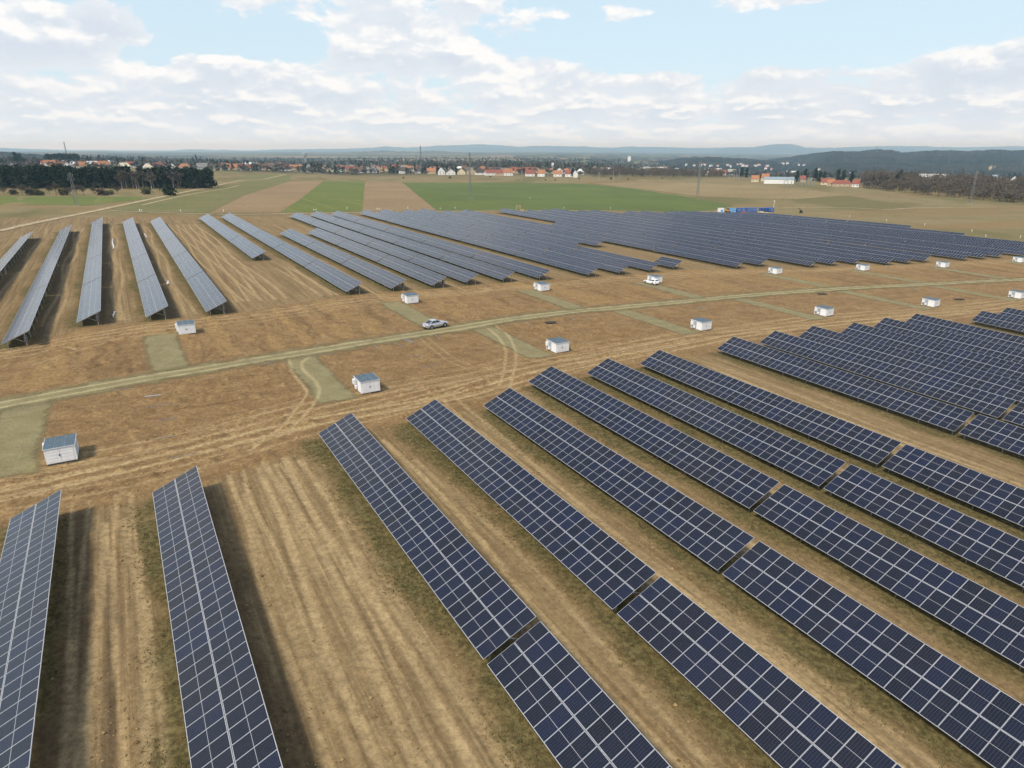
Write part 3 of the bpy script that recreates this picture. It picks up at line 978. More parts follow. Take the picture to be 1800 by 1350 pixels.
# ------------------------------------------------------------------ cars
def make_car(kind, paint, label):
    wagon = kind == 'wagon'
    root = bpy.data.objects.new('parked_car', None); COL.objects.link(root)
    L = 4.85; hw = .92
    # x forward; stations: x, half width, sill z, shoulder z, deck z
    st = [(-2.42, .62, .45, .62, .70), (-2.38, .78, .34, .80, .90), (-2.15, .87, .26, .92, .99), (-1.75, .90, .24, .95, 1.02), (-1.2, .92, .22, .96, 1.03), (0, .925, .20, .93, 1.0),
          (.9, .92, .20, .90, .97), (1.35, .91, .22, .86, .93), (1.8, .88, .24, .78, .86), (2.2, .80, .28, .68, .76), (2.38, .66, .34, .58, .64), (2.43, .5, .40, .52, .56)]
    v, f = [], []
    m = 11
    for x, w, zs, zh, zd in st:
        half = [(0, zs), (w * .8, zs), (w * .97, zs + .10), (w, zs + (zh - zs) * .55), (w * .955, zh), (w * .80, zd)]
        ring = [(-y, z) for y, z in half[1:]][::-1] + half
        ring = ring[:m]
        ring.append((0, zd + .025))
        for y, z in ring:
            v.append((x, y, z))
    r = m + 1
    order = list(range(m)) + [m]
    for i in range(len(st) - 1):
        for j in range(r):
            a, b = j, (j + 1) % r
            f.append((i * r + a, (i + 1) * r + a, (i + 1) * r + b, i * r + b))
    f.append(tuple(range(r))); f.append(tuple((len(st) - 1) * r + j for j in range(r))[::-1])
    # cabin of the car
    if wagon:
        base = (-2.30, 1.02, .76); roof = (-1.95, .15, .60); zr = 1.47
    else:
        base = (-1.88, 1.02, .76); roof = (-.98, .12, .58); zr = 1.44
    zb = .98
    k = len(v)
    B = [(base[0], -base[2], zb), (base[1], -base[2], zb - .04), (base[1], base[2], zb - .04), (base[0], base[2], zb)]
    T = [(roof[0], -roof[2], zr - .02), (roof[1], -roof[2], zr - .01), (roof[1], roof[2], zr - .01), (roof[0], roof[2], zr - .02)]
    mid = [((roof[0] * .55 + roof[1] * .45), -roof[2] * .98, zr + .03), ((roof[0] * .55 + roof[1] * .45), roof[2] * .98, zr + .03)]
    v += B + T + mid
    f += [(k, k + 1, k + 5, k + 8, k + 4), (k + 1, k + 2, k + 6, k + 5), (k + 2, k + 3, k + 7, k + 9, k + 6), (k + 3, k, k + 4, k + 7), (k + 4, k + 8, k + 9, k + 7), (k + 8, k + 5, k + 6, k + 9)]
    bm_ = bpy.data.meshes.new('body'); bm_.from_pydata(v, [], f); bm_.materials.append(paint)
    bb = bmesh.new(); bb.from_mesh(bm_); bmesh.ops.recalc_face_normals(bb, faces=bb.faces); bb.to_mesh(bm_); bb.free()
    for p in bm_.polygons[:len(st) * r - r]:
        p.use_smooth = True
    link('body', bm_, root)

    def pane(name, quad, off, n_sub=(.08, .92, .12, .92), tris=None):
        a, b, c, d = [Vector(q) for q in quad]      # a b bottom, c d top
        nrm = (b - a).cross(d - a).normalized()
        u0, u1, w0, w1 = n_sub

        def P_(u, w):
            return (a * (1 - u) + b * u) * (1 - w) + (d * (1 - u) + c * u) * w + nrm * off
        mb = MB(); pts = [P_(u0, w0), P_(u1, w0), P_(u1 if tris is None else tris[1], w1), P_(u0 if tris is None else tris[0], w1)]
        mb.poly(pts); mb.poly([q - nrm * .02 for q in pts][::-1])
        return link(name, mb.mesh(name, M['glass']), root)
    pane('side_window', (B[0], B[1], T[1], T[0]), .008, (.10, .50, .15, .90))
    pane('side_window', (B[0], B[1], T[1], T[0]), .008, (.53, .90, .15, .90))
    pane('side_window', (B[2], B[3], T[3], T[2]), .008, (.10, .47, .15, .90))
    pane('side_window', (B[2], B[3], T[3], T[2]), .008, (.50, .90, .15, .90))
    pane('windscreen', (B[1], B[2], T[2], T[1]), .008, (.06, .94, .10, .94))
    pane('rear_window', (B[3], B[0], T[0], T[3]), .008, (.08, .92, .35 if wagon else .12, .93))
    # wheels
    tb = MB(); tb.cyl((0, -.11, 0), (0, .11, 0), .34, n=20)
    rb = MB(); rb.cyl((0, .105, 0), (0, .125, 0), .23, .21, n=16)
    for q in range(5):
        a = 2 * math.pi * q / 5
        rb.bar((.04 * math.cos(a), .128, .04 * math.sin(a)), (.21 * math.cos(a), .128, .21 * math.sin(a)), .06, .02)
    tm = tb.mesh('wheel', M['black']); rm = rb.mesh('rim', M['rim'])
    ab = MB(); ab.cyl((0, -.02, 0), (0, .0, 0), .40, n=20)
    am = ab.mesh('wheel_arch', M['black'])
    for x in (-1.42, 1.46):
        for sgn in (-1, 1):
            rot = Matrix.Rotation(0 if sgn > 0 else math.pi, 4, 'Z')
            wh = link('wheel', tm, root, mat=Matrix.Translation((x, sgn * .84, .34)) @ rot)
            link('rim', rm, wh)
            link('wheel_arch', am, root, mat=Matrix.Translation((x, sgn * (hw + .004), .40)) @ rot)
    for sgn in (-1, 1):
        mb = MB(); mb.box(-2.43, -2.30, sgn * .70 - .17, sgn * .70 + .17, .74, .88)
        link('tail_light', mb.mesh('tail_light', M['lamp_red']), root)
        mb = MB(); mb.box(2.14, 2.34, sgn * .62 - .17, sgn * .62 + .17, .60, .71)
        link('headlight', mb.mesh('headlight', M['lamp_clear']), root)
        mb = MB(); mb.box(.72, .92, sgn * .98 - .09, sgn * .98 + .09, .95, 1.08)
        link('mirror', mb.mesh('mirror', paint), root)
    mb = MB(); mb.box(-2.455, -2.39, -.26, .26, .56, .68)
    link('number_plate', mb.mesh('number_plate', M['white_wall']), root)
    for x0, x1, hy in ((-2.43, -2.33, .7), (2.28, 2.42, .55)):
        mb = MB(); mb.box(x0, x1, -hy, hy, .36, .48)
        link('bumper_insert', mb.mesh('bumper_insert', M['black']), root)
    tag(root, label, 'car')
    return root


def place_car(o, mid, d):
    ang = math.atan2(d.y, d.x)
    o.rotation_euler = (0, 0, ang)
    o.location = mid


a, b = at(757.9, 579.6), at(782.8, 575.2)
d = (b - a).normalized(); side = Vector((-d.y, d.x, 0))
c = make_car('saloon', M['silver_paint'], 'silver saloon car standing on the gravel road, front pointing right')
m_ = (a + b) / 2 + side * .84
place_car(c, Vector((m_.x, m_.y, gz(m_.x, m_.y) + .05)), d)
a, b = at(1146, 501.2), at(1134.4, 498.4)
d = (b - a).normalized(); side = Vector((d.y, -d.x, 0))
c = make_car('wagon', M['white_paint'], 'white estate car parked against a white transformer cabin, rear to the road')
m_ = (a + b) / 2 + side * .84
c.scale = (.9, .9, .9)
place_car(c, Vector((m_.x, m_.y, gz(m_.x, m_.y) + .04)), d)

# ------------------------------------------------------------------ things left lying in the strip along the road
BEAMS = [((255, 698.5), (295, 693.5), .42, 'thick pale steel channel lying left of the white cabin in the strip'), ((258, 717), (300, 710.5), .14, 'thin steel rail lying just below the thick pale channel'),
         ((272, 741.5), (313, 736), .14, 'thin steel rail lying midway between thick channel and wheel tracks'), ((274, 772), (316, 765.5), .14, 'thin steel rail nearest the wheel tracks, below three others'),
         ((200, 686), (240, 683.5), .12, 'thin pale rail lying along the near edge of the gravel road, leftmost'), ((461, 643), (487, 636.5), .14, 'thin pale rail beside the road left of the curved gravel path'),
         ((553, 625.5), (592, 621.5), .12, 'thin pale rail beside the road right of the curved gravel path'), ((658, 607.5), (667, 614.5), .16, 'short pale rail in the soil, leftmost below the silver car'),
         ((695, 603.5), (710, 610.5), .16, 'short pale rail in the soil left of the bundle of rails'), ((709, 596.5), (725, 603.5), .3, 'left one of the bundle of pale rails below the silver car'),
         ((715, 595.5), (727, 602.5), .2, 'right one of the bundle of pale rails below the silver car'), ((764, 588), (774, 599), .16, 'single pale rail just below the silver car'),
         ((924, 567), (936, 574), .16, 'single pale rail on the soil right of the silver car'), ((720, 629), (741, 624.5), .12, 'thin rail lying alone in the reddish soil below the bundle'),
         ((742, 646), (769, 641), .12, 'thin rail lying nearer the wheel tracks than the bundle'), ((1000, 559), (1012, 564), .16, 'left of two pale rails lying below the gravel road near mid-strip'),
         ((1023, 555), (1037, 561), .16, 'right of two pale rails lying below the gravel road near mid-strip'), ((1222, 541), (1245, 543), .3, 'pale rails stacked beside the road above a white cabin'),
         ((299, 806), (348, 796.5), .10, 'thin rail half buried in the wheel tracks near the panel row'), ((1595, 504), (1613, 511), .22, 'pale rail lying beside the road at the right')]
for a, b, w, lab in BEAMS:
    A, B = at(*a), at(*b)
    w *= .42; h = min(.10, w)
    mid = (A + B) / 2; dd = B - A
    mb = MB(); Lh = dd.length / 2
    mb.box(-Lh, Lh, -w / 2, w / 2, 0, .02); mb.box(-Lh, Lh, -w / 2, -w / 2 + .025, .021, h); mb.box(-Lh, Lh, w / 2 - .025, w / 2, .021, h)
    mb.box(-Lh + .04, Lh - .04, -w / 2 + .026, w / 2 - .026, .021, h * .8)
    o = link('steel_rail', mb.mesh('steel_rail', M['alu'] if w > .16 else M['steel']), None)
    o.location = mid + Vector((0, 0, .03)); o.rotation_euler = (0, -math.asin(dd.z / dd.length), math.atan2(dd.y, dd.x))
    tag(o, lab, 'steel rail', 'steel rails left lying along the road')
for (px, py, lab) in ((968, 568, 'dark flat pallet lying on the soil below the gravel road'), (1445, 517.5, 'dark flat pallet lying on the soil between two white cabins'), (1686, 527, 'dark flat pallet on the soil right of a white cabin')):
    c_ = at(px, py); mb = MB()
    for i in range(5):
        mb.box(-1.0, 1.0, -.62 + i * .26, -.42 + i * .26, .16, .20)
    for x in (-.95, -.05, .85):
        mb.box(x, x + .1, -.6, .6, .02, .159)
    o = link('pallet', mb.mesh('pallet', M['machine'])); o.location = c_; o.rotation_euler = (0, 0, .2)
    tag(o, lab, 'pallet', 'dark pallets on the worked soil')


def rag(name, pts, w, lab):
    P_ = [at(*q) for q in pts]; mb = MB(); rr = random.Random(len(lab))
    prev = None
    for i in range(len(P_) - 1):
        for k in range(5):
            t = k / 5
            c_ = P_[i].lerp(P_[i + 1], t)
            ww = w * .55 * rr.uniform(.5, 1.1); hh = rr.uniform(.12, .4)
            ring = [c_ + Vector((-ww, rr.uniform(-.1, .1), .01)), c_ + Vector((-ww * .4, rr.uniform(-.2, .2), hh)), c_ + Vector((ww * .5, 0, hh * .7)), c_ + Vector((ww, 0, .01))]
            if prev:
                for j in range(3):
                    mb.quad(prev[j], prev[j + 1], ring[j + 1], ring[j])
            prev = ring
    tag(link(name, mb.mesh(name, M['white_sheet'], smooth=False)), lab, 'plastic sheet', 'white plastic sheets between the far rows')


rag('plastic_sheet', [(198.5, 420), (198, 428), (200, 433), (199.5, 440)], .55, 'long white plastic sheet on the soil between two pale grey panel rows')
rag('plastic_sheet', [(254, 412), (257, 415), (258, 418)], .45, 'small white scrap of sheet near the far end of the rows')
rag('plastic_sheet', [(296, 495), (295, 499), (297, 502)], .5, 'white scrap of sheet between rows, nearest the road')
rag('plastic_sheet', [(203, 548), (199, 556), (201, 561)], .22, 'torn pale sheet half buried in the soil beside a panel row')


# ------------------------------------------------------------------ fields and paths beyond the fence
def drape(name, pts, cell, off, mat, label, cat='field'):
    W_ = [at(*q) for q in pts]
    b = bmesh.new()
    b.faces.new([b.verts.new((v.x, v.y, 0)) for v in W_])
    for ax in (0, 1):
        lo = min(v[ax] for v in W_); hi = max(v[ax] for v in W_)
        for k in np.arange(math.ceil(lo / cell) * cell, hi, cell):
            co_ = [0, 0, 0]; co_[ax] = float(k); no = [0, 0, 0]; no[ax] = 1
            bmesh.ops.bisect_plane(b, geom=b.verts[:] + b.edges[:] + b.faces[:], plane_co=co_, plane_no=no)
    bmesh.ops.recalc_face_normals(b, faces=b.faces)
    for v in b.verts:
        v.co.z = gz(v.co.x, v.co.y) + off
    me_ = bpy.data.meshes.new(name); b.to_mesh(me_); b.free()
    if me_.polygons[0].normal.z < 0:
        me_.flip_normals()
    me_.materials.append(mat)
    return structure(link(name, me_), label, cat)


def crop(name, c1, c2, c3, rot, lines=.3):
    def build(m):
        base = m.coords()
        g = m.noise(m.coords(scale=(.28, .006, 1), rot=rot), 1, 3)
        b = m.noise(base, .016, 4); f = m.noise(base, .5, 5, .7)
        c = m.mix(m.ramp(b, .35, .65), c1, c2)
        c = m.mix(m.ramp(g, .5, .72, 0, lines), c, c3)
        return m.mix(1.0, c, m.mix(m.ramp(f, .3, .7), (.82, .82, .82), (1.15, 1.15, 1.15)), 'MULTIPLY'), None, None
    return sheet_material(name, build)


M['wheat'] = crop('young_green_wheat', (.088, .118, .030), (.108, .138, .036), (.145, .165, .050), HEAD + .1, .55)
M['wheat2'] = crop('bright_green_wheat', (.130, .150, .036), (.110, .140, .034), (.175, .180, .055), HEAD + .04, .7)
M['olive'] = crop('thin_green_crop', (.140, .138, .050), (.168, .152, .062), (.115, .130, .042), .5, .7)
M['plough'] = crop('ploughed_brown_soil', (.225, .158, .082), (.262, .185, .098), (.200, .138, .068), 1.35, .5)
M['stubble'] = crop('pale_stubble', (.225, .170, .082), (.265, .200, .100), (.19, .150, .066), .45, .5)
drape('field', [(190, 369.5), (240, 357), (300, 347), (380, 330), (436, 318.5), (470, 315), (500, 309), (512, 309), (510, 318), (430, 343), (367, 374.5), (280, 373)], 16, .07, M['olive'], 'thin green field between the dirt track and the ploughed strip')
drape('field', [(368, 374.5), (431, 343), (511, 318), (568, 318), (527, 351), (492, 373.5)], 16, .07, M['plough'], 'bare brown ploughed strip between two green fields, left one')
drape('field', [(493, 373.5), (528, 351), (569, 318.5), (641, 319), (636, 371.5)], 16, .07, M['wheat2'], 'bright green strip of young wheat between two ploughed strips')
drape('field', [(637, 371.5), (642, 319), (703, 320), (730, 340), (767, 370)], 16, .07, M['plough'], 'warm brown ploughed strip touching the large green field')
drape('field', [(768, 370), (731, 340), (706, 320.5), (850, 321), (1010, 322.5), (1110, 331), (1200, 345), (1290, 361), (1256, 369.5), (1000, 369.5)], 16, .07, M['wheat'], 'large green wheat field beyond the panels')
drape('field', [(-60, 361), (-60, 347), (90, 345.5), (250, 346), (262, 349), (150, 361)], 16, .07, M['wheat2'], 'narrow green strip on the left below the shelterbelt')
drape('field', [(395, 321), (436, 306.5), (520, 306), (500, 308), (460, 315), (432, 315.5)], 16, .07, M['olive'], 'small green meadow behind the shelterbelt end')
drape('field', [(1040, 322), (1200, 321), (1330, 326), (1500, 342), (1400, 350), (1240, 346), (1120, 331)], 20, .07, M['stubble'], 'pale brown stubble slope right of the large green field')


def dirt(m):
    base = m.coords(); n = m.noise(base, .35, 4, .65)
    c = m.mix(m.ramp(n, .3, .7), (.30, .23, .125), (.44, .36, .22))
    e = m.attr('edge').outputs['Fac']
    return c, m.ramp(m.math('ADD', e, m.math('MULTIPLY', m.math('SUBTRACT', n, .5), .9)), .10, .40), None


M['dirt'] = sheet_material('pale_dirt_track', dirt)
for w, lab, pts in ((4.2, 'pale dirt track curving past the left corner of the panels', [(-40, 415), (0, 406), (60, 392.5), (120, 380.5), (165, 371.5), (200, 364), (250, 353.5), (300, 343), (350, 332.8), (375, 328.2), (395, 323), (420, 317.7), (434, 316), (462, 315.2), (483, 311), (503, 306.5)]),
                    (3.4, 'pale track along the far end of the panel rows', [(192, 370.5), (240, 372.5), (340, 375.8), (420, 377.5), (500, 376.5), (640, 374), (770, 372), (900, 371.5), (1100, 371.5), (1262, 371), (1300, 371.5)]),
                    (3.6, 'pale field track crossing the brown slope on the right', [(1355, 366.2), (1420, 365), (1500, 365.8), (1553, 368.6), (1590, 367), (1620, 365.8), (1700, 365), (1800, 363.8), (1850, 363.4)]),
                    (2.4, 'faint second track beside the dirt track', [(250, 361), (300, 349), (345, 340), (400, 331), (420, 326)])):
    strip('track', [ps_of(at(*q)) for q in pts], w, .15, M['dirt'], lab, 'track', 5, 7)

# ------------------------------------------------------------------ trees
def foliage_mat(name, a, b, var=.5):
    m = NT(name)
    t = m.math('FRACT', m.math('ADD', m.attr('tint').outputs['Fac'], m.n('ShaderNodeObjectInfo').outputs['Random']))
    n = m.noise(m.coords(src='obj'), .8, 2)
    c = m.mix(m.ramp(t, 0, 1, smooth=False), a, b)
    c = m.mix(m.ramp(n, .4, .7, 0, var), c, tuple(min(1, q * 1.5) for q in b))
    return m.finish(c, .9, 0, .15)


M['pine'] = foliage_mat('dark_pine_needles', (.012, .020, .010), (.026, .036, .016))
M['bare'] = foliage_mat('bare_grey_twigs', (.070, .058, .044), (.120, .100, .076))
M['brownwood'] = foliage_mat('brown_grey_bare_wood', (.062, .050, .038), (.120, .096, .070))
M['farwood'] = foliage_mat('grey_far_wood', (.055, .052, .042), (.110, .098, .078))
M['olivewood'] = foliage_mat('olive_scrub', (.055, .055, .024), (.105, .095, .045))


def rnd_quads(b, rr, n, shape, size, tint=None, thin=1.0):
    for _ in range(n):
        c_ = shape(rr)
        u = Vector((rr.gauss(0, 1), rr.gauss(0, 1), rr.gauss(0, 1))).normalized()
        v = u.cross(Vector((rr.gauss(0, 1), rr.gauss(0, 1), rr.gauss(0, 1)))).normalized()
        s = size * rr.uniform(.55, 1.3)
        b.quad(c_ - u * s - v * s * thin, c_ + u * s - v * s * thin, c_ + u * s * .7 + v * s * thin, c_ - u * s * .8 + v * s * thin, 0, rr.random() if tint is None else tint)


def conifer(seed, h, w, low=.12, n=420):
    rr = random.Random(seed)
    t = MB(); t.cyl((0, 0, -.3), (0, 0, h * .9), .22 + h * .008, .04, 7)
    for q in range(14):
        z = h * rr.uniform(low, .8); a = rr.uniform(0, 6.28); L = w * .5 * (1 - z / h) * .9
        t.cyl((0, 0, z), (L * math.cos(a), L * math.sin(a), z - L * .15), .05, .02, 4, cap=False)
    clumps = []
    for _ in range(34):
        z = low + (1 - low) * rr.random() ** 1.25
        r = w * .5 * (1.05 - z) ** .75 * rr.uniform(.35, 1.05); a = rr.uniform(0, 6.28)
        clumps.append((r * math.cos(a), r * math.sin(a), z * h))

    def shape(r_):
        c_ = clumps[int(r_.random() * len(clumps))]; k = w * .13
        return Vector((c_[0] + r_.gauss(0, k), c_[1] + r_.gauss(0, k), c_[2] + r_.gauss(0, k * .9)))
    c_ = MB(); rnd_quads(c_, rr, n, shape, w * .085)
    rnd_quads(c_, rr, 26, lambda r_: Vector((r_.gauss(0, .12), r_.gauss(0, .12), h * r_.uniform(.88, 1.0))), w * .05)
    return t.mesh('trunk', M['trunk']), c_.mesh('crown', M['pine'], tint=True)


def bare_tree(seed, h, w, trunk='trunk', twig='bare', n=260):
    rr = random.Random(seed)
    t = MB(); c_ = MB()
    t.cyl((0, 0, -.3), (rr.gauss(0, .2), rr.gauss(0, .2), h * .55), .16 + h * .008, .09, 7)

    def grow(p, d, L, r, k):
        q = p + d * L
        t.cyl(p, q, r, r * .55, 4, cap=False)
        if k == 0:
            for _ in range(5):
                e = (d + Vector((rr.gauss(0, .5), rr.gauss(0, .5), rr.gauss(.25, .4)))).normalized()
                s = e.cross(Vector((rr.gauss(0, 1), rr.gauss(0, 1), rr.gauss(0, 1)))).normalized()
                m_ = q + e * L * rr.uniform(.5, 1.1); ww = .10 + h * .006
                c_.quad(q - s * ww, q + s * ww, m_ + s * ww * 1.6, m_ - s * ww * 1.6, 0, rr.random())
            return
        for _ in range(3):
            e = (d * .8 + Vector((rr.gauss(0, .55), rr.gauss(0, .55), rr.gauss(.25, .3)))).normalized()
            grow(q, e, L * rr.uniform(.6, .85), r * .55, k - 1)
    for i in range(6):
        a = i * 1.05 + rr.uniform(-.4, .4)
        grow(Vector((0, 0, h * rr.uniform(.25, .55))), Vector((math.cos(a) * w / h * 1.2, math.sin(a) * w / h * 1.2, rr.uniform(.5, 1.0))).normalized(), h * .17, .07, 2)
    rnd_quads(c_, rr, n, lambda r_: Vector((r_.gauss(0, w * .2), r_.gauss(0, w * .2), h * (.64 + r_.gauss(0, .14)))), .55, thin=.25)
    return t.mesh('trunk', M[trunk]), c_.mesh('crown', M[twig], tint=True)


def bush(seed, h, w, mat):
    rr = random.Random(seed); c_ = MB(); t = MB()
    for i in range(7):
        a = i * .9; t.cyl((0, 0, -.1), (math.cos(a) * w * .25, math.sin(a) * w * .25, h * .7), .06, .02, 4, cap=False)
    rnd_quads(c_, rr, 340, lambda r_: Vector((r_.gauss(0, w * .19), r_.gauss(0, w * .19), h * max(.03, min(1, .45 + r_.gauss(0, .22))))), w * .055)
    return t.mesh('stem', M['trunk']), c_.mesh('foliage', M[mat], tint=True)


KIT = {'pine': [conifer(s, 12, 5.8, .14, 460) for s in (1, 2, 3, 4, 5)], 'spruce': [conifer(s, 12, 4.6, .05) for s in (11, 12, 13)],
       'birch': [bare_tree(s, 12, 4.5, 'birch', 'bare', 170) for s in (21, 22, 23)], 'bare': [bare_tree(s, 11, 8, 'trunk', 'bare', 300) for s in (31, 32, 33)],
       'brown': [bare_tree(s, 10, 8, 'trunk', 'brownwood', 340) for s in (41, 42)],
       'bush': [bush(51, 3, 4.5, 'brownwood'), bush(52, 3, 4.5, 'olivewood')], 'evergreen': [bush(53, 5.2, 7.6, 'pine')]}
BASE_H = {'pine': 12, 'spruce': 12, 'birch': 12, 'bare': 11, 'brown': 10, 'bush': 3, 'evergreen': 5.2}


def plant(kind, x, y, h, label, cat, group=None, rr=random):
    t, c_ = rr.choice(KIT[kind])
    root = bpy.data.objects.new({'pine': 'pine_tree', 'spruce': 'spruce_tree', 'birch': 'birch_tree', 'bare': 'bare_tree', 'brown': 'bare_tree', 'bush': 'bush', 'evergreen': 'bush'}[kind], None)
    COL.objects.link(root)
    root.location = (x, y, gz(x, y)); root.rotation_euler = (0, 0, rr.uniform(0, 6.28))
    s = h / BASE_H[kind]; w = s * rr.uniform(.9, 1.12); root.scale = (w, w, s)
    link(t.name.split('.')[0], t, root); link(c_.name.split('.')[0], c_, root)
    return tag(root, label, cat, group)


rr = random.Random(5)
belt = []
x = -8
while x < 372:
    dens = 'pine'
    if 208 < x < 272 or 292 < x < 322:
        dens = 'birch' if rr.random() < .72 else 'pine'
    belt.append((x, 330.5 + rr.uniform(-1.5, 1.2) + (1 if dens == 'birch' else 0), dens))
    if rr.random() < .5:
        belt.append((x + rr.uniform(-2, 2), 327.2 + rr.uniform(-1, 1), 'pine'))
    x += rr.uniform(3.6, 5.2)
belt.sort(key=lambda q: q[0])
cnt = {'pine': 0, 'birch': 0}
for bx, by, k in belt:
    v = at(bx, by); cnt[k] += 1
    D = math.hypot(v.x, v.y); h = (rr.uniform(24.5, 28.5) if by > 329 else rr.uniform(22, 26.5)) * D / 1150 * .98
    if k == 'birch':
        h *= .95
    plant(k, v.x, v.y, h, f'{"dark green pine" if k == "pine" else "bare pale-trunked birch"} in the shelterbelt on the left, {ordinal(cnt[k])} from the left',
          'pine tree' if k == 'pine' else 'birch tree', 'pines of the shelterbelt' if k == 'pine' else 'birches of the shelterbelt', rr)
v = at(297, 343.5); plant('evergreen', v.x, v.y, 7.2, 'round dark evergreen bush standing alone beside the dirt track', 'bush', None, rr)
for i, (bx, by, h) in enumerate(((377.5, 326, 3.0), (381.5, 325.5, 3.6))):
    v = at(bx, by); plant('spruce', v.x, v.y, h, f'small young spruce beyond the shelterbelt end, {"left" if i == 0 else "right"} one of two', 'spruce tree', 'two young spruces by the track', rr)
n = 0
for bx, by, h in ((8, 343, 5), (24, 342, 3.5), (40, 343.5, 6.5), (55, 343, 4.5), (66, 343.5, 4), (74, 343.5, 2.5), (88, 342, 5.5), (99, 342, 7), (113, 343, 4.5), (124, 343.5, 5), (136, 343, 7), (147, 343, 5.5), (165, 342, 5), (178, 343.5, 4.6), (188, 343, 2.6), (196, 342, 2.6), (207, 341, 5), (258, 341.5, 4.6)):
    v = at(bx, by); n += 1
    plant('bush' if h < 5 else 'bare', v.x, v.y, h, f'leafless scrub in the strip before the shelterbelt, {ordinal(n)} from the left', 'scrub', 'leafless scrub before the shelterbelt', rr)
vt = [(382, 300, 'spruce', 9), (447, 300, 'spruce', 9), (452, 301, 'spruce', 10), (485, 302, 'pine', 10), (525, 301, 'spruce', 9), (549, 301, 'pine', 15), (554, 302, 'spruce', 16), (560, 302, 'pine', 15), (566, 301, 'pine', 13),
      (692, 304, 'spruce', 11), (700, 304, 'spruce', 17), (713, 304, 'spruce', 8), (722, 304.5, 'spruce', 7), (743, 305, 'spruce', 14), (747, 304, 'spruce', 11), (752, 304, 'spruce', 9), (769, 305, 'spruce', 14), (783, 306, 'spruce', 8), (802, 306, 'spruce', 12), (807, 306, 'pine', 8), (826, 303, 'bare', 13),
      (1006, 311, 'pine', 12), (1011, 311.5, 'pine', 10), (885, 306, 'spruce', 9), (912, 308, 'bare', 11), (922, 309, 'bare', 10), (938, 309, 'bare', 9), (961, 309, 'bare', 12), (967, 310, 'bare', 11), (1020, 311, 'brown', 9), (1253, 306, 'spruce', 13), (1303, 311, 'pine', 14), (1312, 312, 'pine', 13),
      (1335, 318, 'brown', 9), (1400, 320, 'pine', 13), (1414, 318, 'pine', 14), (1432, 318, 'pine', 15), (1440, 320, 'pine', 13), (1448, 320, 'spruce', 13), (1472, 318, 'pine', 14), (1481, 319, 'pine', 13), (1496, 321, 'pine', 13), (1518, 330, 'brown', 12), (1532, 331, 'brown', 17), (1545, 332, 'brown', 19), (1556, 332, 'brown', 16), (1565, 333, 'brown', 12),
      (1574, 330, 'pine', 13), (1580, 326, 'pine', 15), (670, 300, 'bare', 10), (640, 301, 'bare', 10), (735, 303, 'bare', 10), (855, 305, 'brown', 11), (500, 295, 'bare', 9), (462, 297, 'bare', 10), (423, 298, 'bare', 9), (364, 297, 'bare', 10), (338, 297, 'bare', 9), (308, 296, 'bare', 9), (210, 296, 'bare', 9), (233, 297, 'bare', 10), (180, 300, 'spruce', 9), (294, 294, 'pine', 10), (251, 297, 'spruce', 9),
      (136, 297, 'bare', 9), (102, 297, 'bare', 9), (30, 292, 'pine', 20), (38, 292, 'pine', 18), (22, 292, 'bare', 16), (340, 288, 'spruce', 16), (346, 287, 'spruce', 22), (354, 288, 'spruce', 17), (364, 288, 'spruce', 15), (370, 288, 'spruce', 13), (583, 300, 'spruce', 9), (607, 300, 'bare', 9), (622, 300, 'spruce', 8)]
vt.sort(key=lambda q: q[0]); nm = {'spruce': 'dark spruce', 'pine': 'dark pine', 'bare': 'leafless grey tree', 'brown': 'leafless brown tree'}; cnt = {}
for bx, by, k, h in vt:
    v = at(bx, by); cnt[k] = cnt.get(k, 0) + 1
    plant(k, v.x, v.y, h, f'{nm[k]} among the far houses, {ordinal(cnt[k])} of its kind from the left', 'tree', 'single trees among the far houses', rr)
for i, (bx, by) in enumerate(((709, 313.5), (791, 313.5), (862, 311.5), (959, 317), (976, 317.5), (1018, 315), (1074, 315.5), (1104, 316), (1164, 314.5))):
    v = at(bx, by)
    plant('bush', v.x, v.y, rr.uniform(1.6, 3), f'low dark bush at the far rim of the fields, {ordinal(i + 1)} from the left', 'bush', 'low bushes at the far rim of the fields', rr)


def wood(name, mat, spots, variants, label, cat='woodland'):
    """many crowns merged into one far-off wood; spots = (x, y, height, width)"""
    V, F, T = [], [], []; base = 0
    for i, (x, y, h, w) in enumerate(spots):
        vs, fs = variants[i % len(variants)]
        a = rr.uniform(0, 6.28); ca, sa = math.cos(a), math.sin(a)
        R_ = np.array([[ca * w, -sa * w, 0], [sa * w, ca * w, 0], [0, 0, h]])
        V.append(vs @ R_.T + np.array([x, y, gz(x, y)])); F.append(fs + base); T.append(np.full(len(fs), rr.random())); base += len(vs)
    V = np.concatenate(V).astype(np.float32); F = np.concatenate(F).astype(np.int32); T = np.concatenate(T)
    T = (T + np.random.default_rng(1).random(len(T)) * .35) % 1
    me_ = bpy.data.meshes.new(name)
    me_.vertices.add(len(V)); me_.vertices.foreach_set('co', V.ravel())
    me_.loops.add(F.size); me_.loops.foreach_set('vertex_index', F.ravel())
    me_.polygons.add(len(F)); me_.polygons.foreach_set('loop_start', np.arange(0, F.size, 4, dtype=np.int32))
    me_.update(calc_edges=True)
    a_ = me_.attributes.new('tint', 'FLOAT', 'FACE'); a_.data.foreach_set('value', T.astype(np.float32))
    me_.materials.append(mat)
    return tag(link(name, me_), label, cat, None, 'stuff')


